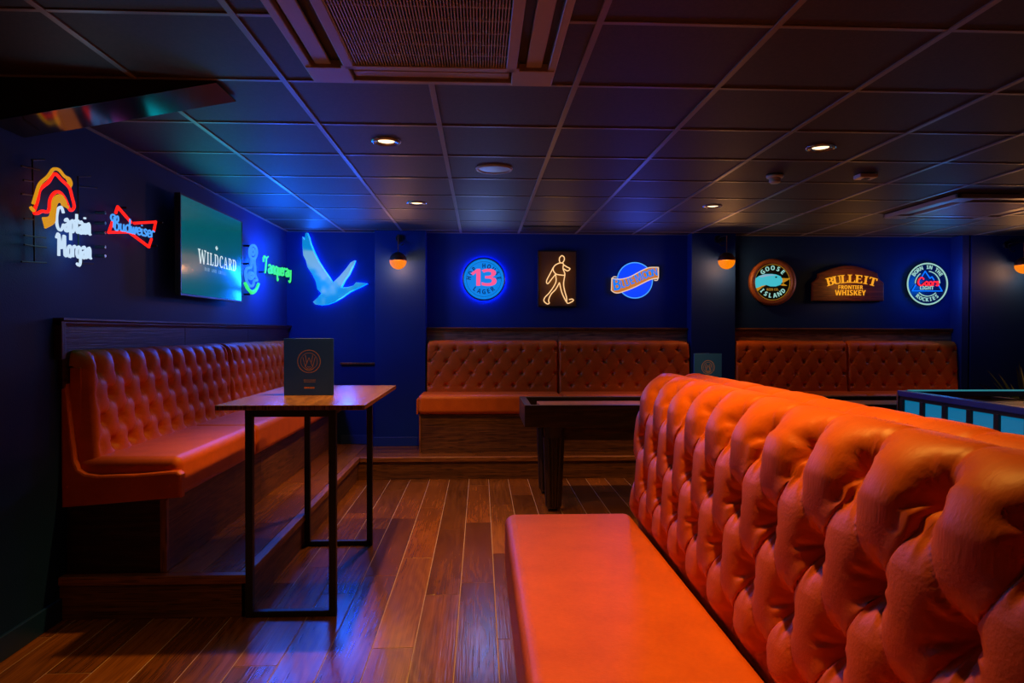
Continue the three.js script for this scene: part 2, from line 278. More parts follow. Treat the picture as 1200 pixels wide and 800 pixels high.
// raised platform under the benches
{
  const p = structure('floor_platform', 'raised wooden step platform running under the wall benches');
  part(p, 'core', join([box(LEFT, PLAT_X - 0.02, 0, STEP - 0.022, PLAT_D + 0.02, BACK, 0), box(PLAT_X - 0.02, 4.95, 0, STEP - 0.022, PLAT_BACK + 0.02, BACK, 0)]), M.grout);
  part(p, 'riser', box(LEFT, PLAT_X, 0, STEP - 0.04, PLAT_D, PLAT_D + 0.018, 0.002, 'x'), M.oak);
  part(p, 'riser', box(PLAT_X - 0.018, PLAT_X, 0, STEP - 0.04, PLAT_D, PLAT_BACK, 0.002, 'z'), M.oak);
  part(p, 'riser', box(PLAT_X, 4.95, 0, STEP - 0.04, PLAT_BACK, PLAT_BACK + 0.018, 0.002, 'x'), M.oak);
  part(p, 'nosing', box(LEFT, PLAT_X + 0.012, STEP - 0.042, STEP + 0.002, PLAT_D - 0.012, PLAT_D + 0.04, 0.006, 'x'), M.trimWood);
  part(p, 'nosing', box(PLAT_X - 0.04, PLAT_X + 0.012, STEP - 0.042, STEP + 0.002, PLAT_D + 0.04, PLAT_BACK + 0.04, 0.006, 'z'), M.trimWood);
  part(p, 'nosing', box(PLAT_X + 0.012, 4.95, STEP - 0.042, STEP + 0.002, PLAT_BACK - 0.012, PLAT_BACK + 0.04, 0.006, 'x'), M.trimWood);
  const W = 0.182, j = 0.0042;
  for (let k = 0; k < 5; k++) {
    const x1 = PLAT_X - 0.04 - k * W, x0 = Math.max(LEFT, x1 - W); if (x1 - x0 < 0.03) continue; let d = PLAT_D + 0.04 - rnd() * 0.8;
    while (d < BACK) { const a = Math.max(d, PLAT_D + 0.04), b = Math.min(d + 1.21, BACK); d += 1.21; if (b - a < 0.02) continue; part(p, 'plank', box(x0 + j / 2, x1 - j / 2, STEP - 0.022, STEP, a + j / 2, b - j / 2, 0.0012, 'z', rnd() * 3, rnd() * 3), M.planks[Math.floor(rnd() * 5)]); }
  }
  for (let k = 0; k < 5; k++) {
    const d0 = PLAT_BACK + 0.04 + k * W, d1 = Math.min(BACK, d0 + W); let x = PLAT_X - 0.04 - rnd() * 0.9; if (d1 - d0 < 0.03) continue;
    while (x < 4.95) { const a = Math.max(x, PLAT_X - 0.04), b = Math.min(x + 1.21, 4.95); x += 1.21; if (b - a < 0.02) continue; part(p, 'plank', box(a + j / 2, b - j / 2, STEP - 0.022, STEP, d0 + j / 2, d1 - j / 2, 0.0012, 'x', rnd() * 3, rnd() * 3), M.planks[Math.floor(rnd() * 5)]); }
  }
}
// wedge-shaped boxing under the ceiling at the wall
{
  const t = thing('ceiling_boxing', 'black wedge-shaped boxing with a glossy sloped underside under the ceiling', 'boxing', [LEFT, 2.22, 2.94]);
  const g = extrudePoly([new THREE.Vector2(LEFT + 0.002, 2.225), new THREE.Vector2(-1.085, CEIL - 0.004), new THREE.Vector2(LEFT + 0.002, CEIL - 0.004)], 0.235, 0); g.translate(0, 0, -3.165);
  part(t, 'body', join([g]), M.blackMatte);
  const a = V3(LEFT + 0.002, 2.225, 0), b = V3(-1.085, CEIL - 0.004, 0), dir = b.clone().sub(a), len = dir.length();
  const s = new RoundedBoxGeometry(len, 0.006, 0.235, 1, 0.002).toNonIndexed(); s.rotateZ(Math.atan2(dir.y, dir.x)); s.translate((a.x + b.x) / 2 + 0.0007, (a.y + b.y) / 2 - 0.0036, -3.0475);
  part(t, 'underside_panel', s, M.blackGloss, 'glossy dark sloped panel');
}

// ------------------------------------------------------------------ deep-buttoned leather
function tuftedBack(o) {
  // o: L length, s column pitch, p row pitch, rows, y0 bottom, y1 end of the straight face, lean, r top radius, back drop, A puff, seg per tuft, phase, top (arc distance from end of straight face down to the first button row)
  const { L, s, p, rows, y0, y1, lean, r, A, seg, phase, top = 0.0, tail = 0.06, sag = 0.12, endR = 0.03, sd = 1, endFlat = false, tuck = 0, holeW = 0.5, holeR = 0.034 } = o;
  const H = y1 - y0, face = Math.hypot(H, lean), arc = Math.PI * r, total = face + arc + tail, ang = Math.atan2(lean, H);
  const prof = (t) => {   // base point and normal; X points out of the front face, leaning back with height
    if (t <= face) { const k = t / face; return [-lean * k, y0 + H * k, Math.cos(ang), Math.sin(ang)]; }
    if (t <= face + arc) { const a = (t - face) / r + ang, cx = -lean - r * Math.cos(ang), cy = y1 - r * Math.sin(ang); return [cx + r * Math.cos(a), cy + r * Math.sin(a), Math.cos(a), Math.sin(a)]; }
    const a = Math.PI + ang, cx = -lean - r * Math.cos(ang), cy = y1 - r * Math.sin(ang), k = t - face - arc; return [cx + r * Math.cos(a) + Math.sin(ang) * k, cy + r * Math.sin(a) - Math.cos(ang) * k, Math.cos(a), Math.sin(a)];
  };
  const tTop = face - top, E = 0.52, w = 0.5, frac = (x) => x - Math.floor(x), pw = (f) => Math.pow(Math.abs(Math.sin(Math.PI * frac(f))), E);
  const hd = (a, b) => { const pa = pw(a), pb = pw(1 - frac(b)); return w * pa * pb + (1 - w) * (pa + pb - pa * pb); };
  const height = (u, t) => {
    const U = (u - phase) / s, W = (tTop - t) / p; let h, lat;
    const WB = rows - 1;
    const column = (x, far, seedRow) => { const f = hd(x, x), du = (x - Math.round(x)) * s, hc = 0.98 - 0.15 * Math.exp(-Math.pow(du / 0.0065, 2)) - 0.035 * Math.exp(-Math.pow(du / 0.03, 2)); lat = 1 + 0.06 * (hash(Math.floor(x), seedRow, sd) - 0.5); return f + (hc - f) * sm(0, 0.34, far); };
    let lip = 0;
    if (W < 0) h = column(U, -W, 99);
    else if (W > WB) h = column(U + WB / 2, W - WB, 77);
    else { const a = U + W / 2, b = U - W / 2; h = hd(a, b); lip = Math.exp(-Math.pow((1 - frac(a)) / 0.10, 2)) * Math.sin(Math.PI * frac(b)) * sm(0, 0.25, W) * sm(0, 0.25, WB - W); lat = 1 + 0.08 * (hash(Math.floor(a), Math.floor(b), sd) - 0.5); }
    // nearest button: hole and radiating wrinkles
    const k = Math.max(0, Math.min(WB, Math.round(W))), iu = Math.round(U - k / 2), du = (U - (iu + k / 2)) * s, dt = (W - k) * p, rho = Math.hypot(du, W < 0 ? dt * 1.7 : dt), th = Math.atan2(dt, du), q = hash(iu, k, sd + 5) * 6.28;
    h *= 1 - holeW; h += holeW * (1 - Math.exp(-Math.pow(rho / holeR, 1.7)));
    let y = A * h * lat + 0.0026 * (Math.cos(8 * th + q) + 0.6 * Math.cos(13 * th + 2 * q)) * Math.exp(-Math.pow((rho - 0.030) / 0.018, 2));
    return [y + 0.05 * A * lip, h, lip];
  };
  const nu = Math.round(L / s * seg), nt = Math.round(total / p * seg * 0.72), pos = [], uv = [], idx = [];
  for (let j = 0; j <= nt; j++) for (let i = 0; i <= nu; i++) {
    const u = L * i / nu, t = total * j / nt, [X, Y, nx, ny] = prof(t); let [y, h, lip] = height(u, t); if (endFlat) { const q = 1 - sm(0.02, 0.085, Math.min(u, 9)); y += (A * 0.96 - y) * q; lip *= 1 - q; }
    const e = Math.min(1, Math.min(u, L - u) / endR), edge = Math.sqrt(Math.max(0, 1 - (1 - e) * (1 - e))); y = y * edge - 0.012 * (1 - edge);
    if (tuck) y *= 0.3 + 0.7 * sm(tuck - 0.03, tuck + 0.05, Y);
    const tl = t > face + arc * 0.55 ? 1 - sm(face + arc * 0.55, face + arc, t) * 0.75 : 1; y *= tl;
    const lu = lip * 0.0085 * p / Math.hypot(p, s / 2), lt = lip * 0.0085 * (s / 2) / Math.hypot(p, s / 2);
    const sg = lt * edge + sag * A * h * edge * (t < face ? 1 : 0.0);
    pos.push(u + lu * edge, Y + ny * y - sg * Math.cos(ang), X + nx * y); uv.push(u, t);
  }
  for (let j = 0; j < nt; j++) for (let i = 0; i < nu; i++) { const a = j * (nu + 1) + i, b = a + 1, c = a + nu + 1, d = c + 1; idx.push(a, b, d, a, d, c); }
  const g = new THREE.BufferGeometry(); g.setAttribute('position', new THREE.Float32BufferAttribute(pos, 3)); g.setAttribute('uv', new THREE.Float32BufferAttribute(uv, 2)); g.setIndex(idx); g.computeVertexNormals();
  const buttons = [];
  for (let k = 0; k < rows; k++) for (let i = -1; i < L / s + 2; i++) { const u = phase + s * (i + (k % 2) / 2); if (u < 0.035 || u > L - 0.035) continue; const [X, Y, nx, ny] = prof(tTop - k * p); buttons.push([u, Y - 0.0, X, nx, ny]); }
  return { g, buttons };
}
const buttonGeo = (() => { const g = new THREE.SphereGeometry(0.0105, 10, 6, 0, Math.PI * 2, 0, Math.PI / 2); g.scale(1, 0.55, 1); g.rotateX(Math.PI / 2); return g; })();   // domed towards +z
// local frame of a back: x along, y up, z out of the face. turned about y and set at a world position
function addBack(root, name, o, [x, y, d], turn, withButtons = true) {
  const { g, buttons } = tuftedBack(o); const grp = new THREE.Matrix4().makeRotationY(turn); grp.setPosition(x, y, -d);
  const v = worldOrigin(root); const m4 = new THREE.Matrix4().makeTranslation(-v.x, -v.y, -v.z).multiply(grp);
  g.applyMatrix4(m4); const m = rel(root, name, g, M.leather);
  if (withButtons) for (const [u, Y, X, nx, ny] of buttons) {
    const b = shadows(new THREE.Mesh(buttonGeo, M.leather)); b.name = 'button';
    const loc = new THREE.Matrix4().makeRotationX(-Math.atan2(ny, nx)); loc.setPosition(u, Y - ny * 0.009, X - 0.009 * nx); b.applyMatrix4(m4.clone().multiply(loc)); m.add(b);
  }
  return m;
}
// soft cushion: rounded box with a slightly crowned top
function cushion(x0, x1, y0, y1, d0, d1, r, crown = 0.012, seg = 0) {
  const w = x1 - x0, h = y1 - y0, l = d1 - d0, g = new RoundedBoxGeometry(w, h, l, 6, Math.min(r, h * 0.48)); const src = g.index ? g.toNonIndexed() : g; const p = src.attributes.position;
  for (let i = 0; i < p.count; i++) { const X = p.getX(i) / (w / 2), Z = p.getZ(i) / (l / 2), Y = p.getY(i); if (Y > 0) p.setY(i, Y + crown * (1 - X * X) * (1 - Z * Z)); }
  const q = metres(src, 'z'); q.translate((x0 + x1) / 2, (y0 + y1) / 2, -(d0 + d1) / 2); return q;
}
function slab(x0, x1, y0, y1, d0, d1, r, nx, nd, crown) {   // subdivided cushion top that can take a crown over a long seat
  return cushion(x0, x1, y0, y1, d0, d1, r, crown);
}

// ------------------------------------------------------------------ the booth in the foreground (double sided)
const SEAT = 0.742;
const boothRoot = thing('leather_booth', 'large orange tan leather double-sided booth with deep-buttoned back and smooth padded seat', 'bench', [0.7, 0, 1.0]);
function booth(side) {   // side -1: face towards the left of the room, +1: the far side
  const cx = 0.70, t = boothRoot;
  const X = (a) => cx + side * (cx - a);   // mirror of the near side
  const sx = (a, b) => [Math.min(X(a), X(b)), Math.max(X(a), X(b))];
  const D0 = -0.55, D1 = 2.44;
  const s0 = sx(0.085, 0.532);
  part(t, 'seat_cushion', cushion(s0[0], s0[1], SEAT - 0.20, SEAT, D0, D1, 0.035, 0.006), M.leather);
  const b0 = sx(0.13, 0.695); part(t, 'base', box(b0[0], b0[1], 0.0, SEAT - 0.20, D0 + 0.02, D1 - 0.03, 0.004, 'z'), M.oak);
  const f0 = sx(0.615, 0.695); part(t, 'back_frame', box(f0[0], f0[1], SEAT - 0.2, 1.165, D0, D1 - 0.035, 0.01), M.leather);
  const L = D1 - D0, near = side < 0;
  addBack(t, 'tufted_back', { L, s: 0.1725, p: 0.127, rows: 4, y0: SEAT - 0.1, y1: 1.128, lean: 0.034, r: 0.048, holeW: 0.6, holeR: 0.03, A: near ? 0.060 : 0.06, seg: near ? 36 : 20, phase: near ? (D1 - 2.24) : (2.33 - D1) + 0.1, top: -0.026, tail: 0.04, tuck: SEAT, sag: 0.28, endR: 0.035, sd: near ? 1 : 2 },
    near ? [0.566, 0, D1] : [2 * cx - 0.566, 0, D0], near ? -Math.PI / 2 : Math.PI / 2, near);
  return t;
}
booth(-1);
booth(1);

// ------------------------------------------------------------------ wall benches
function woodPanelLeft() {
  const t = thing('wall_panelling', 'dark wood panelling strip with moulded cap on the wall above the long left bench', 'panelling', [LEFT, 1.2, 5.3]);
  let d = 3.40; for (const e of [4.78, 6.05, BACK - 0.002]) { part(t, 'board', box(LEFT + 0.001, LEFT + 0.022, 1.1, 1.40, d, e - 0.003, 0.002, 'z', rnd() * 2, rnd() * 2), M.deepWood); d = e; }
  const sh = [[0, 0], [0.03, 0], [0.034, 0.008], [0.038, 0.012], [0.038, 0.018], [0.05, 0.026], [0.05, 0.036], [0, 0.036]].map(([x, y]) => new THREE.Vector2(LEFT + 0.001 + x, 1.40 + y));
  const g = extrudePoly(sh, BACK - 3.365, 0); g.translate(0, 0, -BACK); part(t, 'cap_moulding', metres(join([g]), 'z'), M.deepWood);
  part(t, 'end_moulding', join([box(LEFT + 0.001, LEFT + 0.040, 1.24, 1.425, 3.365, 3.40, 0.004), box(LEFT + 0.001, LEFT + 0.032, 1.24, 1.40, 3.395, 3.415, 0.004)]), M.deepWood);
}
woodPanelLeft();
{
  const t = thing('wall_bench', 'long orange leather buttoned bench on the step along the left navy wall', 'bench', [-1.75, STEP, 5.3]);
  const S = 0.765, D0 = 3.44;
  part(t, 'base_end_panel', box(LEFT + 0.03, -1.548, STEP, 0.56, D0 + 0.004, D0 + 0.022, 0.002, 'x'), M.deepWood);
  part(t, 'corner_post', box(-1.548, -1.516, STEP, 0.56, D0, D0 + 0.03, 0.003), M.trimWood);
  for (const [a, b] of [[D0 + 0.03, 4.9], [4.9, 6.2], [6.2, BACK - 0.003]]) part(t, 'base_front_panel', box(-1.54, -1.518, STEP, 0.56, a, b - 0.002, 0.002, 'z', rnd() * 2, rnd()), M.oak);
  part(t, 'base_core', box(LEFT + 0.002, -1.542, STEP, 0.56, D0 + 0.024, BACK - 0.003, 0), M.deepWood);
  for (const [a, b] of [[D0 + 0.004, 4.62], [4.62, 5.95], [5.95, BACK - 0.003]]) part(t, 'seat_cushion', cushion(-1.95, -1.452, 0.562, S, a, b, 0.045, 0.008), M.leather);
  for (const [k, a, b] of [[0, 3.452, 5.345], [1, 5.345, BACK - 0.003]])
    addBack(t, 'tufted_back', { L: b - a, s: 0.1725, p: 0.125, rows: 4, y0: 0.66, y1: 1.19, lean: 0.035, r: 0.03, holeW: 0.58, holeR: 0.03, A: 0.066, seg: 20, phase: 0.105, top: 0.0, tail: 0.04, sag: 0.22, endR: 0.035, sd: 11 + k, endFlat: k === 0 }, [-1.905, 0, a], Math.PI / 2, true);
  part(t, 'back_frame', box(LEFT + 0.024, -1.922, 0.7, 1.2, D0 + 0.012, BACK - 0.004, 0.006), M.leather);
  // padded end panel, traced in the plane of the bench end
  const pts = [[62, 425], [65, 420.5], [72, 421], [75, 440], [80, 480], [85, 520], [87.5, 540], [92, 550], [100, 555], [115, 557], [160, 555.5], [200, 552], [208, 552], [212.5, 556], [212, 583], [63, 595]].map(([x, y]) => { const q = onBack(x, y, D0 - 0.02); return new THREE.Vector2(Math.max(LEFT + 0.002, q.x), q.y); });
  const g = extrudePoly(pts, 0.06, 0.012); g.translate(0, 0, -(D0 + 0.035)); part(t, 'end_panel', metres(g, 'x'), M.leather);
  for (const [x, y] of [[78, 570], [197, 568.5]]) { const q = onBack(x, y, D0 - 0.026), b = shadows(new THREE.Mesh(buttonGeo, M.leather)); b.name = 'button'; b.position.copy(q).sub(worldOrigin(t)); b.position.z = -(D0 - 0.024) + 5.3; t.add(b); }
}
function backBench(label, panelLabel, x0, x1, sx0, seam) {
  const t = thing('wall_bench', label, 'bench', [(x0 + x1) / 2, STEP, 7.0]);
  const S = 0.765, DF = 6.735;
  part(t, 'base_front_panel', box(sx0 + 0.03, seam, STEP, 0.575, DF + 0.045, DF + 0.065, 0.002, 'x', rnd() * 2, rnd()), M.oak);
  part(t, 'base_front_panel', box(seam + 0.002, x1, STEP, 0.575, DF + 0.045, DF + 0.065, 0.002, 'x', rnd() * 2, rnd()), M.oak);
  part(t, 'corner_post', box(sx0 + 0.012, sx0 + 0.03, STEP, 0.575, DF + 0.04, DF + 0.075, 0.002), M.trimWood);
  part(t, 'base_core', join([box(sx0 + 0.02, x1, STEP, 0.575, DF + 0.066, PIER - 0.005, 0), box(x0 + 0.003, x1 - 0.003, STEP, 0.575, PIER - 0.005, BACK - 0.003, 0)]), M.deepWood);
  for (const [k, a, b] of [[0, sx0, seam], [1, seam, x1]]) part(t, 'seat_cushion', cushion(a + 0.001, b - 0.001, 0.577, S, DF, 7.165, 0.045, 0.006), M.leather);
  part(t, 'seat_end_panel', box(sx0 - 0.012, sx0 + 0.004, 0.577, S - 0.04, DF + 0.02, 7.16, 0.006), M.leather);
  for (const [k, a, b] of [[0, x0 + 0.004, seam], [1, seam, x1 - 0.004]])
    addBack(t, 'tufted_back', { L: b - a, s: 0.172, p: 0.122, rows: 4, y0: 0.70, y1: 1.215, lean: 0.03, r: 0.028, A: 0.046, holeW: 0.72, holeR: 0.016, seg: 18, phase: ((b - a) % 0.172) / 2 + 0.045, top: 0.015, tail: 0.03, sag: 0.2, endR: 0.03, sd: 21 + k + Math.round(x0 * 7) }, [a, 0, 7.185], 0, true);
  part(t, 'back_frame', box(x0 + 0.006, x1 - 0.006, 0.7, 1.2, 7.235, BACK - 0.03, 0), M.deepWood);
  const w = thing('wall_panelling', panelLabel, 'panelling', [(x0 + x1) / 2, 1.2, BACK]);
  const mid = (x0 + x1) / 2; for (const [a, b] of [[x0, mid], [mid, x1]]) part(w, 'board', box(a + 0.002, b - 0.002, 1.2, 1.385, BACK - 0.026, BACK - 0.002, 0.002, 'x', rnd() * 2, rnd()), M.panelOak);
  part(w, 'cap_moulding', join([box(x0 + 0.002, x1 - 0.002, 1.385, 1.402, BACK - 0.045, BACK - 0.002, 0.004, 'x'), box(x0 + 0.002, x1 - 0.002, 1.402, 1.422, BACK - 0.06, BACK - 0.002, 0.005, 'x')]), M.oak);
}
backBench('orange leather buttoned bench in the alcove below the blue round sign', 'dark oak panelling strip above the bench below the number 13 sign', -0.558, 2.183, -0.605, 0.80);
backBench('orange leather buttoned bench below the bird-head and mountain signs', 'dark oak panelling strip above the bench below the mountain sign', 2.652, 5.058, 2.66, 3.855);

// ------------------------------------------------------------------ tall table with the menu
{
  const t = thing('tall_table', 'tall narrow wood-topped table with thin black steel frame', 'table', [-0.91, 0, 3.97]);
  const xs = [-1.108, -0.712], ds = [3.405, 4.53], w = 0.0175, H = 1.0;
  part(t, 'tabletop', box(-1.255, -0.552, H, H + 0.024, 3.36, 4.60, 0.003, 'z'), M.tableTop);
  for (const x of xs) for (const d of ds) part(t, 'leg', box(x - w, x + w, 0.0, H, d - w, d + w, 0.003), M.blackMetal);
  for (const d of ds) { part(t, 'foot_rail', box(xs[0] + w, xs[1] - w, 0.0, 0.03, d - w, d + w, 0.003), M.blackMetal); part(t, 'top_rail', box(xs[0] + w, xs[1] - w, H - 0.035, H, d - w, d + w, 0.003), M.blackMetal); }
  for (const x of xs) part(t, 'side_rail', box(x - 0.012, x + 0.012, H - 0.025, H, ds[0] + w, ds[1] - w, 0.002), M.blackMetal);
}
function canvasTex(w, h, draw) { const c = document.createElement('canvas'); c.width = w; c.height = h; draw(c.getContext('2d'), w, h); const t = new THREE.CanvasTexture(c); t.colorSpace = THREE.SRGBColorSpace; t.magFilter = THREE.LinearFilter; return t; }
const menuTex = canvasTex(400, 460, (g, w, h) => {
  g.fillStyle = '#0848c8'; g.fillRect(0, 0, w, h); g.strokeStyle = '#b98a52'; g.fillStyle = '#b98a52';
  const cx = w * 0.505, cy = h * 0.40; g.lineWidth = 5; g.beginPath(); g.arc(cx, cy, 92, 0, 7); g.stroke(); g.lineWidth = 3; g.beginPath(); g.arc(cx, cy, 68, 0, 7); g.stroke();
  g.lineWidth = 4; for (const k of [-1, 1]) { g.beginPath(); g.moveTo(cx + k * 50, cy - 34); g.lineTo(cx + k * 30, cy + 44); g.lineTo(cx, cy - 30); g.stroke(); g.beginPath(); g.moveTo(cx + k * 30, cy - 52); g.lineTo(cx + k * 20, cy + 10); g.stroke(); }
  for (const q of [14, 28, 42]) { g.beginPath(); g.arc(cx, cy + 34, q, 0.15 * Math.PI, 0.85 * Math.PI); g.stroke(); }
  for (let i = 0; i < 14; i++) { g.fillRect(w * 0.40 + i * 7.0, h * 0.725, 4.5, 6); if (i) g.fillRect(w * 0.385 + i * 7.2, h * 0.757, 4.5, 6); }
  g.fillStyle = '#d08a2c'; for (let i = 0; i < 6; i++) g.fillRect(w * 0.41 + i * 14, h * 0.855, 11, 14);
});
M.menuPrint = std({ map: menuTex, roughness: 0.55 }); M.menuCover = std({ color: lin(0.003, 0.065, 0.5), roughness: 0.55 }); M.paper = std({ color: lin(0.6, 0.56, 0.5), roughness: 0.8 });
function menu(label, x, y, d, turn) {
  const t = thing('menu_booklet', label, 'menu', [x, y, d]); t.rotation.y = turn; const W = 0.27, H = 0.312;
  const f = new RoundedBoxGeometry(W, H, 0.004, 1, 0.001); f.translate(W / 2, H / 2, 0); rel(t, 'front_cover', f, M.menuCover);
  const p = new THREE.PlaneGeometry(W - 0.004, H - 0.004); p.translate(W / 2, H / 2, 0.0024); rel(t, 'cover_print', p, M.menuPrint).userData.label = 'copper emblem printed on navy cover';
  const b = new RoundedBoxGeometry(W, H, 0.004, 1, 0.001); b.translate(W / 2, H / 2, 0); b.rotateY(0.62); b.translate(0, 0, -0.004); rel(t, 'back_cover', b, M.menuCover);
  const q = new RoundedBoxGeometry(W - 0.012, H - 0.012, 0.003, 1, 0.001); q.translate(W / 2, H / 2, 0); q.rotateY(0.3); q.translate(0, 0, -0.003); rel(t, 'pages', q, M.paper);
  return t;
}
menu('navy menu booklet with copper round emblem standing on the tall table', -1.075, 1.0242, 3.875, 0.0);
// small round table that carries the second menu behind the booth
{
  const x = 2.06, d = 6.26, top = 0.868, t = thing('pedestal_table', 'small round pedestal table mostly hidden behind the foreground booth', 'table', [x, 0, d]);
  const lathe = (pts) => { const g = new THREE.LatheGeometry(pts.map(([a, b]) => new THREE.Vector2(a, b)), 32); return g; };
  rel(t, 'table_top', lathe([[0, top - 0.025], [0.185, top - 0.025], [0.19, top - 0.018], [0.19, top - 0.005], [0.185, top], [0, top]]), M.deepWood);
  rel(t, 'pedestal', lathe([[0, 0.02], [0.03, 0.02], [0.025, 0.05], [0.022, top - 0.06], [0.06, top - 0.025]]), M.blackMetal);
  rel(t, 'foot', lathe([[0, 0], [0.17, 0], [0.17, 0.008], [0.04, 0.025], [0, 0.025]]), M.blackMetal);
  menu('navy menu booklet standing in front of the pier behind the booth', x - 0.115, top + 0.0005, d + 0.03, 0.0).rotation.y = 0.12;
}

// ------------------------------------------------------------------ shuffleboard table
{
  const t = thing('shuffleboard_table', 'long dark wooden shuffleboard table with fluted tapered legs', 'game table', [2.4, 0, 5.66]);
  const x0 = 0.335, x1 = 4.55, d0 = 5.28, d1 = 6.02, top = 0.818, bot = 0.65;
  part(t, 'side_rail', box(x0, x1, bot, top, d0, d0 + 0.055, 0.004, 'x'), M.deepWood); part(t, 'side_rail', box(x0, x1, bot, top, d1 - 0.055, d1, 0.004, 'x'), M.deepWood);
  part(t, 'end_rail', box(x0, x0 + 0.055, bot, top, d0 + 0.055, d1 - 0.055, 0.004, 'z'), M.deepWood); part(t, 'end_rail', box(x1 - 0.055, x1, bot, top, d0 + 0.055, d1 - 0.055, 0.004, 'z'), M.deepWood);
  part(t, 'gutter_floor', box(x0 + 0.05, x1 - 0.05, bot, bot + 0.02, d0 + 0.05, d1 - 0.05, 0, 'x'), M.blackMatte);
  part(t, 'playing_board', box(x0 + 0.14, x1 - 0.14, bot + 0.02, top - 0.028, d0 + 0.13, d1 - 0.13, 0.003, 'x'), M.maple, 'pale varnished playing board');
  part(t, 'support_beam', box(x0 + 0.30, x1 - 0.30, 0.545, bot, d0 + 0.04, d1 - 0.04, 0.004, 'x'), M.deepWood);
  const fl = [];   // fluted tapered leg about the origin, from 0 (foot) to h
  const h = bot - 0.022, topW = 0.073, botW = 0.05; const core = new THREE.CylinderGeometry(topW * 1.414, botW * 1.414, h, 4, 1); core.rotateY(Math.PI / 4); core.translate(0, h / 2 + 0.022, 0);
  fl.push(core.toNonIndexed());
  for (let q = 0; q < 4; q++) for (const k of [-0.62, -0.21, 0.21, 0.62]) { const a = V3(k * botW, 0.04, botW + 0.001), b = V3(k * topW, h * 0.9, topW - 0.002); const r = rod(a, b, 0.0095, 8); r.rotateY(q * Math.PI / 2); fl.push(r); }
  const legG = metres(join(fl), 'y'), footG = new THREE.LatheGeometry([[0, 0], [0.03, 0], [0.033, 0.006], [0.03, 0.012], [0.012, 0.016], [0.012, 0.03], [0, 0.03]].map(([a, b]) => new THREE.Vector2(a, b)), 20);
  for (const x of [0.563, 2.4, 4.3]) for (const d of [5.355, 5.945]) { const m = rel(t, 'leg', legG, M.deepWood); m.position.set(x - 2.4, 0, -(d - 5.66)); const f = rel(m, 'levelling_foot', footG, M.blackMetal); }
}
// ------------------------------------------------------------------ games table with glowing panels
{
  const t = thing('games_table', 'steel-framed games table with glowing teal side panels', 'game table', [3.75, 0, 4.3]);
  const x0 = 3.06, x1 = 4.5, d0 = 3.5, d1 = 5.0, top = 0.952;
  M.teal = glow(0.0, 0.20, 0.42, 0.62); M.blueRail = std({ color: lin(0.03, 0.06, 0.42), roughness: 0.3, metalness: 0.2 });
  part(t, 'top_rail', box(x0, x0 + 0.07, top - 0.04, top, d0, d1, 0.005), M.blueRail); part(t, 'top_rail', box(x1 - 0.07, x1, top - 0.04, top, d0, d1, 0.005), M.blueRail);
  part(t, 'top_rail', box(x0 + 0.07, x1 - 0.07, top - 0.04, top, d1 - 0.09, d1, 0.005), M.blueRail); part(t, 'top_rail', box(x0 + 0.07, x1 - 0.07, top - 0.04, top, d0, d0 + 0.07, 0.005), M.blueRail);
  part(t, 'playing_surface', box(x0 + 0.05, x1 - 0.05, top - 0.09, top - 0.06, d0 + 0.05, d1 - 0.05, 0.002, 'x'), M.deepWood);
  part(t, 'upper_band', box(x0 + 0.01, x0 + 0.04, top - 0.065, top - 0.04, d0, d1, 0.002), M.blackMetal);
  part(t, 'lower_rail', box(x0, x0 + 0.05, 0.74, 0.785, d0, d1, 0.004), M.blueRail); part(t, 'lower_rail', box(x1 - 0.05, x1, 0.74, 0.785, d0, d1, 0.004), M.blueRail);
  part(t, 'lower_rail', box(x0 + 0.05, x1 - 0.05, 0.74, 0.785, d1 - 0.05, d1, 0.004), M.blueRail);
  for (let k = 0; k <= 6; k++) { const d = d1 - 0.04 - k * 0.235; part(t, 'upright', box(x0 + 0.004, x0 + 0.044, 0.785, top - 0.06, d - 0.02, d + 0.02, 0.002), M.blackMetal); if (k < 6) part(t, 'glowing_panel', box(x0 + 0.022, x0 + 0.034, 0.785, top - 0.066, d - 0.215, d - 0.02, 0.001), M.teal, 'glowing teal panel'); }
  const lit = box(x0 + 0.075, x1 - 0.075, top - 0.0, top + 0.004, d1 - 0.088, d1 - 0.005, 0.001); part(t, 'lit_edge_strip', lit, glow(0.02, 0.24, 0.29, 0.8), 'pale teal lit strip');
  for (const x of [x0 + 0.03, x1 - 0.03]) for (const d of [d0 + 0.03, d1 - 0.03]) part(t, 'leg', box(x - 0.025, x + 0.025, 0, 0.74, d - 0.025, d + 0.025, 0.003), M.steel);
  part(t, 'corner_post', box(x0 - 0.004, x0 + 0.012, 0.74, top - 0.02, d1 - 0.016, d1, 0.002), M.steel);
  areaLight(t, x0 - 0.01, 0.85, -4.3, 1.3, 0.1, lin(0.005, 0.5, 0.7), 0.5, x0 - 2, 0.85, -4.3);
}
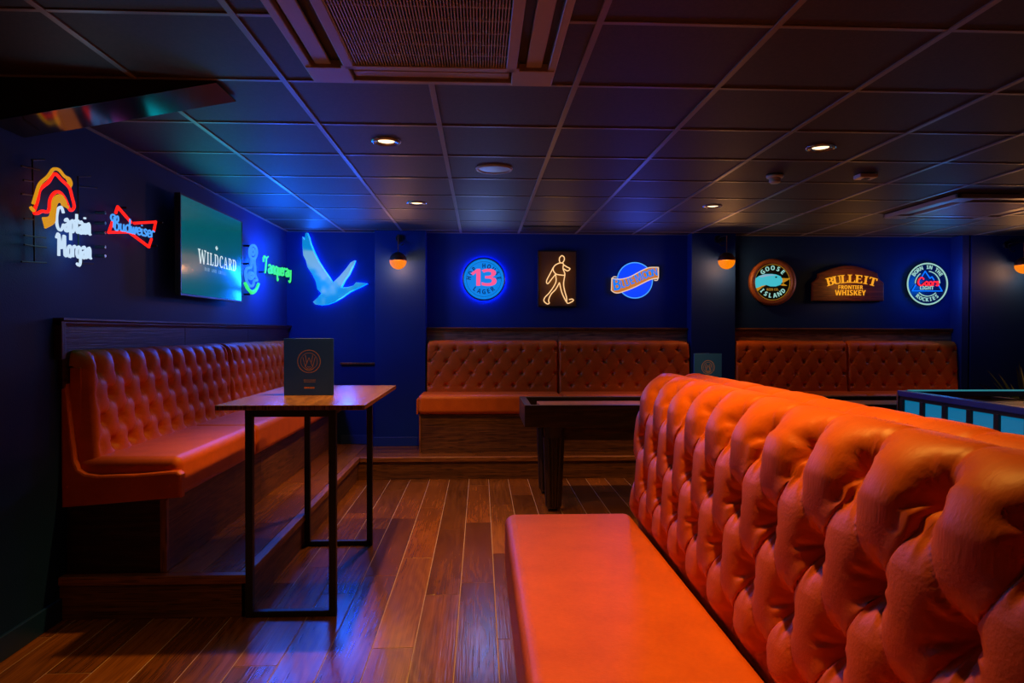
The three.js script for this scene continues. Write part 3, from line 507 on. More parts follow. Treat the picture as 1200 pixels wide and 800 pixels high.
// ------------------------------------------------------------------ ceiling fittings
function cassette(label, cx, cd, turn) {
  const t = thing('air_conditioner', label, 'air conditioner', [cx, CEIL, cd]);
  const h = 0.475, y0 = CEIL - 0.034, y1 = CEIL - 0.002, R = (a, b, c, e, lo = y0, hi = y1, r = 0.004) => box(cx + a, cx + b, lo, hi, cd + c, cd + e, r);
  // outer frame ring, four corner covers, four louvre slots with flaps, return grille in the middle
  part(t, 'frame', join([R(-h, h, h - 0.03, h), R(-h, h, -h, -h + 0.03), R(-h, -h + 0.03, -h, h), R(h - 0.03, h, -h, h)]), M.acPlastic);
  for (const a of [-1, 1]) for (const b of [-1, 1]) part(t, 'corner_cover', R(a < 0 ? -h + 0.004 : h - 0.165, a < 0 ? -h + 0.165 : h - 0.004, b < 0 ? -h + 0.004 : h - 0.165, b < 0 ? -h + 0.165 : h - 0.004, y0 - 0.003, y1), M.acPlastic);
  part(t, 'slot_backing', join([R(-h + 0.02, h - 0.02, -h + 0.02, h - 0.02, y1 - 0.006, y1, 0)]), M.acDark);
  part(t, 'inner_frame', join([R(-0.335, 0.335, 0.285, 0.325, y0 - 0.004), R(-0.335, 0.335, -0.325, -0.285, y0 - 0.004), R(-0.325, -0.285, -0.325, 0.325, y0 - 0.004), R(0.285, 0.325, -0.325, 0.325, y0 - 0.004)]), M.acPlastic);
  for (const k of [-1, 1]) { const a = k < 0 ? -h + 0.045 : h - 0.115; part(t, 'louvre_flap', R(a, a + 0.06, -0.30, 0.30, y0 + 0.006, y0 + 0.016, 0.005), M.acPlastic); part(t, 'louvre_flap', R(-0.30, 0.30, a, a + 0.06, y0 + 0.006, y0 + 0.016, 0.005), M.acPlastic); }
  const sl = []; for (let i = 0; i < 58; i++) { const x = -0.283 + i * 0.01; sl.push(R(x - 0.0022, x + 0.0022, -0.284, 0.284, y0, y0 + 0.012, 0)); }
  const gs = part(t, 'grille_slats', join(sl), M.acPlastic); gs.userData.kind = 'stuff';
  for (const d of [-0.19, -0.095, 0, 0.095, 0.19]) part(t, 'grille_bar', R(-0.285, 0.285, d - 0.004, d + 0.004, y0 + 0.004, y0 + 0.014, 0), M.acPlastic);
  return t;
}
cassette('large square ceiling air conditioner with slatted grille above the seating', -0.19, 2.36);
cassette('ceiling air conditioner over the games table by the right piers', 3.98, 5.48);
function lathe(pts, n = 28) { return new THREE.LatheGeometry(pts.map(([a, b]) => new THREE.Vector2(a, b)), n); }
const DL = [[-0.512, 3.83, 18], [-0.512, 5.645, 11], [1.893, 3.83, 12], [1.893, 5.645, 10], [0.48, 1.6, 10], [-1.11, 1.42, 6], [1.893, 2.03, 8], [4.3, 3.83, 4], [4.9, 5.645, 4]];
const dlNames = { '-0.512,3.83': 'round recessed downlight in the ceiling between the tall table and the air conditioner', '-0.512,5.645': 'round recessed downlight in the ceiling before the first pier lamp', '1.893,3.83': 'round recessed downlight beside the smoke detector', '1.893,5.645': 'round recessed downlight in the ceiling before the middle pier lamp', '-1.11,1.42': 'round recessed downlight in the ceiling near the left wall before the black boxing', '0.48,1.6': 'round recessed downlight in the ceiling above the near booth seat', '1.893,2.03': 'round recessed downlight in the ceiling over the far side of the double booth', '4.3,3.83': 'round recessed downlight in the ceiling above the games table', '4.9,5.645': 'round recessed downlight in the ceiling beside the far air conditioner' };
for (const [x, d, power] of DL) {
  const t = thing('recessed_downlight', dlNames[x + ',' + d] || 'round recessed downlight in the dark tiled ceiling', 'downlight', [x, CEIL, d], 'recessed ceiling downlights');
  rel(t, 'trim_ring', lathe([[0.046, 0.005], [0.052, -0.002], [0.068, -0.007], [0.079, -0.003], [0.08, 0.004]]), M.steel);
  rel(t, 'lamp_face', lathe([[0, -0.002], [0.03, -0.001], [0.048, 0.004]]), M.bulb);
  const s = new THREE.SpotLight(SPOT_COLOR, power * SPOT_SCALE, 0, 0.88, 1.0, 2); s.position.set(0, -0.012, 0); s.castShadow = true; s.shadow.radius = 1.4; s.shadow.mapSize.set(1024, 1024); s.shadow.bias = -0.0005; s.name = 'downlight_beam';
  t.add(s); s.target.position.set(0, -2, 0); t.add(s.target);
}
{
  const t = thing('ceiling_speaker', 'round flush ceiling speaker grille near the middle of the ceiling', 'speaker', [0.084, CEIL, 4.43]);
  rel(t, 'rim', lathe([[0.095, 0.004], [0.10, -0.006], [0.112, -0.008], [0.118, 0.002]]), M.acPlastic); rel(t, 'grille', lathe([[0, -0.004], [0.05, -0.004], [0.097, -0.002]]), M.gridBar);
  const s = thing('smoke_detector', 'white smoke detector hanging from the ceiling near the right downlight', 'smoke detector', [1.92, CEIL, 4.5]);
  rel(s, 'base', lathe([[0, -0.02], [0.05, -0.02], [0.054, -0.012], [0.054, 0], [0, 0]]), M.whitePlastic); rel(s, 'chamber', lathe([[0, -0.055], [0.028, -0.054], [0.036, -0.046], [0.036, -0.02], [0, -0.02]]), M.whitePlastic);
  const q = thing('ceiling_sensor', 'small flat white ceiling sensor box beside the smoke detector', 'sensor', [2.5, CEIL, 4.45]);
  part(q, 'case', box(2.5 - 0.06, 2.5 + 0.06, CEIL - 0.028, CEIL - 0.001, 4.45 - 0.045, 4.45 + 0.045, 0.006), M.whitePlastic); part(q, 'lens', box(2.5 - 0.02, 2.5 + 0.02, CEIL - 0.032, CEIL - 0.028, 4.43, 4.47, 0.001), M.acDark);
  const v = thing('ceiling_vent', 'dark slatted air vent tile in the ceiling in front of the walking figure sign', 'vent', [0.68, CEIL, 7.03]);
  part(v, 'vent_plate', box(0.41, 0.975, CEIL - 0.004, CEIL - 0.0005, 6.78, 7.10, 0.001), M.blackMatte);
  for (let k = 0; k < 6; k++) part(v, 'slat', box(0.42, 0.965, CEIL - 0.01, CEIL - 0.004, 6.80 + k * 0.05, 6.825 + k * 0.05, 0.001), M.acDark);
}
// ------------------------------------------------------------------ globe wall lamps
function sconce(label, px, py, bpx, bpy, d) {
  const c = onBack(px, py, 7.02), b = onBack(bpx, bpy, d - 0.02), t = thing('globe_wall_lamp', label, 'wall lamp', [b.x, b.y, d], 'globe lamps on the piers');
  const w = worldOrigin(t), R = 0.086;
  const plate = new THREE.CylinderGeometry(0.035, 0.04, 0.022, 24); plate.rotateX(Math.PI / 2); plate.translate(0, 0, 0.011); rel(t, 'wall_plate', plate, M.blackMetal);
  const P = c.clone().sub(w), A = V3(0, 0, 0.02);
  rel(t, 'arm', tube([A, V3(0, 0.01, 0.06), V3(P.x * 0.5, 0.02, P.z * 0.7), V3(P.x, 0.015, P.z)], 0.006, false, 6, 8), M.blackMetal);
  rel(t, 'hook', tube([V3(0, -0.01, 0.03), V3(0.005, -0.06, 0.05), V3(0.03, -0.075, 0.06), V3(0.045, -0.06, 0.06)], 0.006, false, 6, 8), M.blackMetal);
  rel(t, 'stem', rod(V3(P.x, 0.018, P.z), V3(P.x, P.y + R, P.z), 0.005), M.copper);
  const top = new THREE.SphereGeometry(R, 28, 12, 0, Math.PI * 2, 0, Math.PI / 2); top.translate(P.x, P.y + 0.001, P.z); rel(t, 'cap', top, M.copper);
  const bot = new THREE.SphereGeometry(R * 0.985, 28, 12, 0, Math.PI * 2, Math.PI / 2, Math.PI / 2); bot.translate(P.x, P.y, P.z); rel(t, 'glass_bowl', bot, M.globeGlow);
  const l = new THREE.PointLight(new THREE.Color(1, 0.42, 0.13), 0.75, 0, 2); l.position.set(P.x, P.y - 0.05, P.z); l.castShadow = true; l.shadow.radius = 2.5; l.name = 'globe_light'; t.add(l);
}
sconce('amber globe lamp on the pier beside the bird sign', 466.5, 305.5, 468, 279, PIER);
sconce('amber globe lamp on the pier beside the bird-head sign', 851.5, 305.5, 842, 280, PIER);
sconce('amber globe lamp on the right pier beside the mountain sign', 1200, 311, 1181, 287, 7.14);

// ------------------------------------------------------------------ signs on the left wall
const LW = LEFT + 0.055, UPV = V3(0, 1, 0);
const tr = (pts, ox, oy, k, x = LW) => pts.map(([a, b]) => onLeft(ox + a / k, oy + b / k, x));
{
  const c = onLeft(70, 250, LEFT), t = thing('neon_sign', 'neon sign with red and amber hat outline and white two-line lettering', 'neon sign', [LEFT, c.y, -c.z]), q = (p, x) => tr(p, 25, 180, 6.15, x);
  part(t, 'hat_outline', tube(q([[92, 420], [118, 335], [135, 258], [195, 205], [240, 145], [290, 190], [345, 245], [365, 310], [380, 370], [375, 397], [350, 405], [322, 340], [292, 292], [260, 274], [226, 295], [205, 340], [200, 398], [185, 420], [150, 414], [115, 430]]), 0.0075, true), M.neonRed, 'red neon tube');
  part(t, 'hat_trim', join([tube(q([[85, 360], [105, 295], [132, 220], [190, 165], [230, 113], [272, 118], [310, 162], [345, 182], [359, 215], [348, 242]]), 0.0075), tube(q([[68, 385], [76, 398], [90, 412]]), 0.0075), tube(q([[322, 172], [336, 195], [340, 225]]), 0.006)]), M.neonAmber, 'amber neon tube');
  const A = [[336, 394], [320, 330], [275, 300], [235, 325], [215, 390], [205, 455], [155, 466]], B = [[296, 372], [288, 352], [270, 345], [252, 365], [242, 430], [232, 495], [172, 532]], hair = [];
  for (let k = 0; k < 6; k++) hair.push(tube(q(A.map((a, i) => [a[0] + (B[i][0] - a[0]) * k / 5, a[1] + (B[i][1] - a[1]) * k / 5])), 0.0055));
  part(t, 'hair_strands', join(hair), M.neonAmber, 'amber neon tubes');
  const word = (s, a, b, capPx) => { const p0 = q([a])[0], p1 = q([b])[0]; const top = q([[a[0], a[1] - capPx]])[0]; return strokeText(s, p0, p1, UPV, top.y - p0.y, 0.0068); };
  part(t, 'lettering', word('Captain', [250, 545], [500, 585], 165), M.neonWhite, 'white neon letters'); part(t, 'lettering', word('Morgan', [262, 735], [505, 757], 160), M.neonWhite, 'white neon letters');
  const bar = (a, b, x = LEFT + 0.022, r = 0.004) => { const [p0, p1] = q([a, b], x); return rod(p0, p1, r, 8); };
  for (const [a, b] of [[[80, 45], [95, 782]], [[408, 165], [412, 790]]]) part(t, 'frame_post', bar(a, b), M.blackMetal);
  for (const [a, b] of [[[75, 45], [168, 42]], [[0, 88], [130, 118]], [[15, 190], [80, 200]], [[0, 290], [90, 300]], [[20, 468], [92, 474]], [[20, 588], [175, 606]], [[20, 655], [180, 676]], [[0, 778], [180, 786]], [[408, 165], [500, 163]], [[408, 236], [545, 248]], [[412, 790], [520, 792]]]) part(t, 'frame_rail', bar(a, b), M.blackMetal);
  for (const y of [425, 500, 570, 672, 737]) { const p = q([[535, y]], LEFT)[0]; part(t, 'standoff', rod(p, p.clone().add(V3(0.05, 0, 0)), 0.009, 10), M.steel); }
  tubeGlow(t, V3(LEFT + 0.14, c.y - 0.12, c.z - 0.05), lin(0.02, 0.5, 0.8), 0.10); areaLight(t, LEFT + 0.09, c.y - 0.10, c.z - 0.03, 0.3, 0.22, lin(0.25, 0.65, 1), 1.2, 0, c.y - 0.4, c.z - 0.03); areaLight(t, LEFT + 0.09, c.y + 0.12, c.z, 0.24, 0.22, lin(1, 0.22, 0.02), 0.6, 0, c.y, c.z);
}
{
  const c = onLeft(155, 266, LEFT), t = thing('neon_sign', 'small red neon bow-tie outline with blue script lettering', 'neon sign', [LEFT, c.y, -c.z]), q = (p, x) => tr(p, 120, 235, 13.33, x);
  part(t, 'bow_outline', join([polyTube(q([[210, 185], [238, 97], [445, 335]]), 0.0085), polyTube(q([[500, 352], [832, 332], [803, 472]]), 0.0085), polyTube(q([[765, 605], [725, 722], [430, 503]]), 0.0085), polyTube(q([[425, 492], [100, 495], [155, 338]]), 0.0085)]), M.neonRed, 'red neon tube');
  const [p0, p1, pt] = q([[160, 440], [815, 585], [160, 215]], LW + 0.015); part(t, 'lettering', strokeText('Budweiser', p0, p1, UPV, pt.y - p0.y, 0.0048), M.neonPale, 'blue neon letters');
  for (const a of [[238, 110], [815, 345], [725, 705], [115, 485]]) { const p = q([a], LEFT)[0]; part(t, 'standoff', rod(p, p.clone().add(V3(0.05, 0, 0)), 0.006, 8), M.blackMetal); }
  areaLight(t, LEFT + 0.09, c.y, c.z, 0.3, 0.2, lin(0.45, 0.10, 0.8), 0.5, 0, c.y, c.z);
}
{
  const c = onLeft(312, 312, LEFT), t = thing('neon_sign', 'green script neon sign with blue emblem between screen and corner', 'neon sign', [LEFT, c.y, -c.z]), q = (p, x) => tr(p, 280, 280, 11.43, x);
  part(t, 'emblem', join([tube(q([[190, 82], [150, 120], [145, 200], [165, 255], [215, 255], [238, 190], [228, 115]]), 0.012, true), tube(q([[190, 125], [172, 165], [185, 215], [207, 180]]), 0.009, true), tube(q([[172, 260], [168, 330], [160, 380], [110, 390], [90, 440], [92, 500], [112, 575], [150, 628], [190, 618], [205, 560], [243, 552], [232, 515], [216, 480], [216, 390], [206, 300], [212, 262]]), 0.012), tube(q([[160, 455], [128, 490], [160, 528], [192, 490]]), 0.016, true)]), M.neonBlue, 'blue neon tube');
  part(t, 'crescent', join([tube(q([[82, 590], [112, 655], [170, 705], [230, 675], [262, 600]]), 0.014), tube(q([[100, 612], [130, 668], [172, 725], [225, 692], [245, 640]]), 0.012)]), M.neonGreen, 'green neon tube');
  const [p0, p1, pt] = q([[335, 440], [700, 512], [335, 225]], LW); part(t, 'lettering', strokeText('Tanqueray', p0, p1, UPV, pt.y - p0.y, 0.0085), M.neonGreen, 'green neon letters');
  for (const a of [[60, 90], [60, 330], [265, 440], [70, 740]]) { const p = q([a], LEFT)[0]; part(t, 'standoff', rod(p, p.clone().add(V3(0.05, 0, 0)), 0.008, 8), M.blackMetal); }
  const e = onLeft(297, 312, LEFT), e2 = onLeft(325, 314, LEFT);
  areaLight(t, LEFT + 0.09, e.y, e.z, 0.25, 0.45, SIGN_BLUE, 4.0, 0, e.y, e.z + 0.4);
  const gl = new THREE.PointLight(SIGN_BLUE, 3.0, 0, 2), wo = worldOrigin(t); gl.position.set(LEFT + 0.22 - wo.x, e.y - wo.y, e.z - 0.1 - wo.z); gl.castShadow = true; gl.shadow.radius = 5; gl.name = 'tube_glow'; t.add(gl); areaLight(t, LEFT + 0.09, e2.y, e2.z, 0.5, 0.14, lin(0.03, 1, 0.18), 0.8, 0, e2.y, e2.z);
}
// television
{
  const X = LEFT + 0.10, a = onLeft(211.5, 228.5, X), b = onLeft(211.5, 345, X), e = onLeft(283, 260, X), f = onLeft(283, 351, X);
  const y0 = (b.y + f.y) / 2, y1 = (a.y + e.y) / 2, da = -a.z, db = -e.z, W = db - da, H = y1 - y0, cy = (y0 + y1) / 2, cd = (da + db) / 2;
  const t = thing('television', 'wall-mounted television showing a teal screen with white lettering', 'television', [LEFT, cy, cd]);
  part(t, 'casing', box(X - 0.035, X - 0.002, y0 - 0.014, y1 + 0.012, da - 0.012, db + 0.012, 0.004), M.blackMetal);
  part(t, 'wall_mount', box(LEFT, X - 0.034, cy - 0.15, cy + 0.15, cd - 0.2, cd + 0.2, 0.004), M.blackMetal);
  const tex = canvasTex(1024, 584, (g, w, h) => {
    g.fillStyle = '#00565f'; g.fillRect(0, 0, w, h);
    g.fillStyle = '#d5ecec'; g.textAlign = 'center'; g.textBaseline = 'middle'; g.font = 'bold 128px serif';
    const s = 'WILDCARD'; g.save(); g.translate(w * 0.535, h * 0.575); g.scale(0.92, 1); let x = -330; for (let i = 0; i < s.length; i++) { const k = i === 0 ? 1.16 : 1; g.font = `bold ${Math.round(112 * k)}px serif`; const m = g.measureText(s[i]).width; g.fillText(s[i], x + m / 2, 0); x += m + 9; } g.restore();
    g.font = '30px serif'; g.fillStyle = '#8fc0c2'; const r = 'BAR AND GRILL'; let y = w * 0.35; for (const ch of r) { g.fillText(ch, y, h * 0.70); y += 29; }
    g.fillStyle = '#c9e4e4'; g.beginPath(); g.arc(w * 0.535, h * 0.435, 12, 0, 7); g.fill(); for (let k = 0; k < 3; k++) { g.beginPath(); g.arc(w * 0.535 + (k - 1) * 14, h * 0.428 - (k === 1 ? 8 : 0), 8, 0, 7); g.fill(); }
  });
  const p = new THREE.PlaneGeometry(W, H); p.rotateY(Math.PI / 2); p.translate(X, cy, -cd);
  part(t, 'screen', p, std({ color: lin(0.01, 0.01, 0.01), emissive: lin(1, 1, 1), emissiveMap: tex, emissiveIntensity: 0.95, roughness: 0.12 }), 'teal lit screen');
  const bz = []; for (const [u0, u1, v0, v1] of [[da - 0.012, db + 0.012, y1, y1 + 0.012], [da - 0.012, db + 0.012, y0 - 0.014, y0], [da - 0.012, da, y0, y1], [db, db + 0.012, y0, y1]]) bz.push(box(X - 0.002, X + 0.004, v0, v1, u0, u1, 0.001));
  part(t, 'bezel', join(bz), M.blackMetal);
  areaLight(t, X + 0.012, cy, -cd, W, H, lin(0.0, 0.30, 0.38), 5, 0, cy, -cd);
}
// ------------------------------------------------------------------ signs on the back wall
const SW = BACK - 0.004;
function tubeGlow(root, p, color, k, out = 0.16) { const l = new THREE.PointLight(color, k, 0, 2), w = worldOrigin(root); l.position.set(p.x - w.x, p.y - w.y, p.z - w.z); l.castShadow = true; l.shadow.radius = 4; l.name = 'tube_glow'; root.add(l); }
const tb = (pts, ox, oy, k, d = SW) => pts.map(([a, b]) => onBack(ox + a / k, oy + b / k, d));
const flat = (pts) => pts.map((p) => new THREE.Vector2(p.x, p.y));
{
  const c = onBack(393, 317, SW), t = thing('lightbox_sign', 'glowing pale blue flying bird silhouette sign on the navy wall', 'sign', [c.x, c.y, BACK]);
  const pts = flat(tb([[92, 105], [112, 140], [120, 75], [133, 68], [150, 110], [165, 165], [200, 250], [240, 330], [290, 410], [340, 480], [372, 535], [440, 470], [500, 400], [540, 345], [580, 325], [560, 380], [525, 455], [485, 510], [450, 580], [510, 575], [565, 560], [590, 530], [640, 533], [690, 540], [630, 572], [590, 590], [530, 620], [460, 670], [390, 710], [320, 735], [260, 742], [210, 735], [190, 712], [230, 675], [270, 632], [230, 595], [215, 520], [180, 450], [140, 390], [125, 330], [100, 280], [92, 190]], 345, 265, 8));
  const mott = dataTex(256, 256, (u, v) => { const n = sm(0.35, 0.68, fbm(u, v, 7, 7, 301, 3)); return mix3([0.02, 0.56, 0.86], [0.46, 0.70, 0.86], n); }, true, 0.8, 0.8);
  const body = extrudePoly(pts, 0.05, 0.004); body.translate(0, 0, -SW + 0.03); part(t, 'face', metres(body, 'y'), std({ color: lin(0.02, 0.02, 0.02), emissive: lin(1, 1, 1), emissiveMap: mott, emissiveIntensity: 0.85, roughness: 0.4 }), 'mottled pale blue lit face');
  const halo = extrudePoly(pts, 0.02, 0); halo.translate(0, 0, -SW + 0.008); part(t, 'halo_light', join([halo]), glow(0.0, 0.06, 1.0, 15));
  for (const [px, py, lw, lh, tilt] of [[373, 308, 0.11, 0.44, 0.42], [394, 343, 0.34, 0.16, -0.25], [408, 325, 0.10, 0.26, -0.55]]) {   // wing, body and far wing of the lit face
    const w = onBack(px, py, SW - 0.07), l = areaLight(t, w.x, w.y, w.z, lw, lh, SIGN_BLUE, 85, w.x, w.y, 0); l.rotateZ(-tilt); }
}
const disc = (r, d0, d1, rim = 0.004) => { const g = new THREE.LatheGeometry([[0, d1], [r - rim, d1], [r, d1 - rim], [r, d0], [0, d0]].map(([a, b]) => new THREE.Vector2(a, b)).reverse(), 64); g.rotateX(Math.PI / 2); return g; };   // axis +z
const ring = (r0, r1, d0, d1) => { const g = new THREE.LatheGeometry([[r0, d0], [r1, d0], [r1, d1], [r0, d1], [r0, d0]].map(([a, b]) => new THREE.Vector2(a, b)), 72); g.rotateX(Math.PI / 2); return g; };
{
  const c = onBack(567, 327, SW - 0.06), t = thing('lightbox_sign', 'round blue glowing sign with pink number 13 in a dark rim', 'sign', [c.x, c.y, BACK]); const R = 0.224;
  rel(t, 'halo_light', disc(R * 0.97, 0.004, 0.032), glow(0.0, 0.05, 1.0, 40));
  rel(t, 'rim', ring(R * 0.93, R, 0.032, 0.075), std({ color: lin(0.01, 0.03, 0.05), roughness: 0.3 }));
  rel(t, 'face', disc(R * 0.935, 0.034, 0.066), glow(0.0, 0.22, 0.78, 0.95));
  rel(t, 'line_ring', join([ring(R * 0.80, R * 0.812, 0.066, 0.068)]), std({ color: lin(0.01, 0.03, 0.1), roughness: 0.5 }));
  const dk = std({ color: lin(0.004, 0.02, 0.05), roughness: 0.6 });
  const g1 = arcText('HOP HOUSE', 0, -0.02, R * 0.68, R * 0.21, 0.002, fontB, 2.75, false, 0.85); g1.translate(0, 0, 0.066); rel(t, 'lettering', g1, dk);
  const g2 = arcText('LAGER', 0, 0.02, R * 0.70, R * 0.21, 0.002, fontB, 1.3, true, 0.9); g2.translate(0, 0, 0.066); rel(t, 'lettering', g2, dk);
  const g3 = join([lineText('1', -0.085, -0.005, R * 0.78, 0.004, fontB, 0.10), lineText('3', 0.055, -0.005, R * 0.78, 0.004, fontB, 0.155)]); g3.translate(0, 0, 0.067); rel(t, 'number', g3, glow(1, 0.10, 0.26, 0.95)).userData.label = 'pink number 13';
  tubeGlow(t, V3(c.x, c.y, -(BACK - 0.34)), SIGN_BLUE, 0.38);
  areaLight(t, c.x, c.y, -(BACK - 0.10), 0.38, 0.38, lin(0.32, 0.5, 0.85), 5.5, c.x, c.y - 0.05, 0);
}
{
  const a = onBack(630, 294, SW), b = onBack(675, 359.5, SW), t = thing('neon_sign', 'dark panel sign with amber neon outline of a walking figure', 'neon sign', [(a.x + b.x) / 2, (a.y + b.y) / 2, BACK]);
  part(t, 'panel', box(a.x, b.x, b.y, a.y, SW - 0.03, SW + 0.003, 0.004), std({ color: lin(0.10, 0.05, 0.02), roughness: 0.45 }));
  const fr = []; for (const [x0, x1, y0, y1] of [[a.x, b.x, a.y - 0.012, a.y], [a.x, b.x, b.y, b.y + 0.012], [a.x, a.x + 0.012, b.y, a.y], [b.x - 0.012, b.x, b.y, a.y]]) fr.push(box(x0, x1, y0, y1, SW - 0.042, SW - 0.03, 0.002)); part(t, 'frame', join(fr), M.blackMetal);
  const q = (p) => tb(p, 622, 288, 10.26, SW - 0.05), r = 0.0058, L = [];
  for (const [p, cl] of [[[[372, 118], [345, 150], [350, 195], [378, 205], [402, 170], [400, 135]], true],                       // head
    [[[352, 205], [290, 235], [268, 285], [300, 335], [360, 350], [410, 345], [388, 270], [392, 215]], true],                       // torso
    [[[392, 225], [430, 250], [472, 275], [440, 300], [396, 275]], false], [[[270, 260], [235, 330], [190, 420], [205, 455], [250, 400], [302, 335]], false],   // arms
    [[[300, 345], [300, 440], [230, 555], [170, 620], [160, 665], [205, 700], [225, 680]], false], [[[345, 440], [300, 520], [245, 580], [215, 650], [225, 690]], false],
    [[[410, 350], [395, 450], [405, 530], [430, 620], [440, 690], [510, 660], [500, 640], [460, 645]], false], [[[345, 440], [365, 530], [385, 590], [425, 670]], false]]) L.push(tube(q(p), r, cl, 6, 6));
  part(t, 'figure_outline', join(L), M.neonGold, 'amber neon tube');
  tubeGlow(t, V3((a.x + b.x) / 2, (a.y + b.y) / 2, -(SW - 0.24)), lin(1, 0.42, 0.08), 0.06); areaLight(t, (a.x + b.x) / 2, (a.y + b.y) / 2, -(SW - 0.08), 0.25, 0.4, lin(1, 0.42, 0.08), 2.2, (a.x + b.x) / 2, 1.6, 0);
}
{
  const K = 13.33, ox = 708, oy = 298, c = tb([[480, 405]], ox, oy, K, SW - 0.03)[0], t = thing('lightbox_sign', 'round bright blue sign crossed by an amber ribbon banner with blue letters', 'sign', [c.x, c.y, BACK]); const R = 0.186;
  rel(t, 'face', disc(R, 0.004, 0.034), glow(0.0, 0.055, 1.0, 1.0));
  rel(t, 'rim_tube', new THREE.TorusGeometry(R, 0.0055, 8, 72).translate(0, 0, 0.034), M.neonPale);
  const top = [[118, 375], [250, 388], [400, 352], [550, 272], [700, 207], [845, 205]], bot = [[845, 370], [745, 385], [640, 430], [500, 500], [350, 562], [190, 605], [112, 560]];
  const smooth = (p, n) => new THREE.SplineCurve(p.map((v) => new THREE.Vector2(v.x, v.y))).getPoints(n); const q = (p) => tb(p, ox, oy, K, SW - 0.05);
  const pt = smooth(q(top), 30), pb = smooth(q(bot), 30), outline = [...pt, ...pb];
  const bn = extrudePoly(outline, 0.016, 0); bn.translate(0, 0, -SW + 0.036); part(t, 'banner', join([bn]), glow(0.80, 0.24, 0.01, 0.7), 'amber ribbon');
  const z = -SW + 0.056, P3 = (v) => V3(v.x, v.y, z);
  part(t, 'banner_tube', join([tube(pt.filter((_, i) => i % 3 === 0).map(P3), 0.0055, false, 3), tube(pb.filter((_, i) => i % 3 === 0).map(P3), 0.0055, false, 3), polyTube([P3(pt[30]), P3(pb[0])], 0.0055), polyTube([P3(pb[30]), P3(pt[0])], 0.0055), tube(q([[118, 375], [150, 350], [195, 352]]).map(P3), 0.005), tube(q([[760, 385], [830, 380], [825, 405], [780, 405]]).map(P3), 0.005)]), M.neonCream, 'cream neon tube');
  const out = [];
  for (const [ch, x, y, em, rot] of [['B', 200, 490, 0.128, 0.12], ['L', 292, 478, 0.08, 0.22], ['U', 358, 454, 0.08, 0.3], ['E', 436, 420, 0.08, 0.38], ['M', 540, 372, 0.096, 0.42], ['O', 642, 335, 0.078, 0.4], ['O', 718, 310, 0.078, 0.3], ['N', 790, 292, 0.078, 0.2]]) {
    const g = glyph(ch, em, 0.004, fontB), b = g.boundingBox, p = q([[x, y]])[0]; g.translate(-(b.min.x + b.max.x) / 2, -em * 0.36, 0); g.scale(ch === 'M' ? 0.75 : 0.85, 1, 1); g.rotateZ(rot); g.translate(p.x, p.y, -SW + 0.053); out.push(g); }
  part(t, 'lettering', join(out), glow(0.0, 0.20, 0.9, 1.0), 'blue letters');
  tubeGlow(t, V3(c.x, c.y, -(BACK - 0.34)), SIGN_BLUE, 0.22);
  areaLight(t, c.x, c.y, -(SW - 0.09), 0.36, 0.36, lin(0.05, 0.10, 1), 8, c.x, c.y - 0.1, 0);
}
{
  const c = onBack(905.5, 330.5, SW - 0.05), t = thing('lightbox_sign', 'round wood-rimmed sign with a pale bird head and curved white lettering', 'sign', [c.x, c.y, BACK]); const R = 0.246, k = R / 315;   // sign units: photo pixels of the zoom
  rel(t, 'wood_rim', ring(R * 0.80, R, 0.004, 0.07), std({ color: lin(0.26, 0.085, 0.03), roughness: 0.45 })); rel(t, 'backing', disc(R * 0.81, 0.004, 0.045), std({ color: lin(0.012, 0.02, 0.015), roughness: 0.4 }));
  rel(t, 'gold_ring', ring(R * 0.755, R * 0.775, 0.045, 0.05), glow(0.45, 0.20, 0.01, 0.7));
  const S = (pts) => pts.map(([a, b]) => new THREE.Vector2((a - 395) * k, (408 - b) * k));
  const head = extrudePoly(S([[158, 400], [160, 360], [210, 325], [290, 300], [380, 296], [450, 305], [505, 328], [532, 365], [530, 405], [500, 445], [440, 465], [370, 465], [310, 445], [250, 458], [200, 480], [165, 490]]), 0.006, 0); head.translate(0, 0, 0.045); rel(t, 'bird_head', join([head]), glow(0.05, 0.56, 0.66, 0.85));
  const hl = extrudePoly(S([[200, 330], [300, 302], [400, 303], [440, 315], [330, 325], [240, 345]]), 0.002, 0); hl.translate(0, 0, 0.051); rel(t, 'head_highlight', join([hl]), glow(0.30, 0.50, 0.68, 0.8));
  const beak = join([extrudePoly(S([[525, 350], [580, 355], [650, 350], [590, 390], [540, 420], [530, 410]]), 0.006, 0), extrudePoly(S([[500, 445], [545, 425], [600, 455], [540, 455]]), 0.006, 0), extrudePoly(S([[165, 490], [200, 480], [250, 458], [310, 446], [250, 480], [195, 530]]), 0.004, 0)]); beak.translate(0, 0, 0.045); rel(t, 'beak', beak, glow(0.55, 0.24, 0.01, 0.85));
  const eye = new THREE.SphereGeometry(0.012, 12, 8); eye.scale(1, 0.7, 0.4); eye.translate(...[(443 - 395) * k, (408 - 340) * k, 0.052]); rel(t, 'eye', eye, M.blackMatte);
  const tx = join([arcText('GOOSE', 0.003, -0.005, R * 0.61, R * 0.19, 0.003, fontB, 1.55), arcText('ISLAND', 0.003, 0.005, R * 0.62, R * 0.19, 0.003, fontB, 1.75, true)]); tx.translate(0, 0, 0.046); rel(t, 'lettering', tx, glow(0.32, 0.68, 0.60, 0.9));
  const tc = lineText('BEER CO.', 0.003, -0.08, R * 0.10, 0.003, fontB, R * 0.52); tc.translate(0, 0, 0.046); rel(t, 'small_lettering', tc, glow(0.55, 0.24, 0.02, 0.6));
  areaLight(t, c.x, c.y, -(SW - 0.09), 0.36, 0.26, lin(0.05, 0.6, 0.8), 0.5, c.x, c.y - 0.1, 0);
}
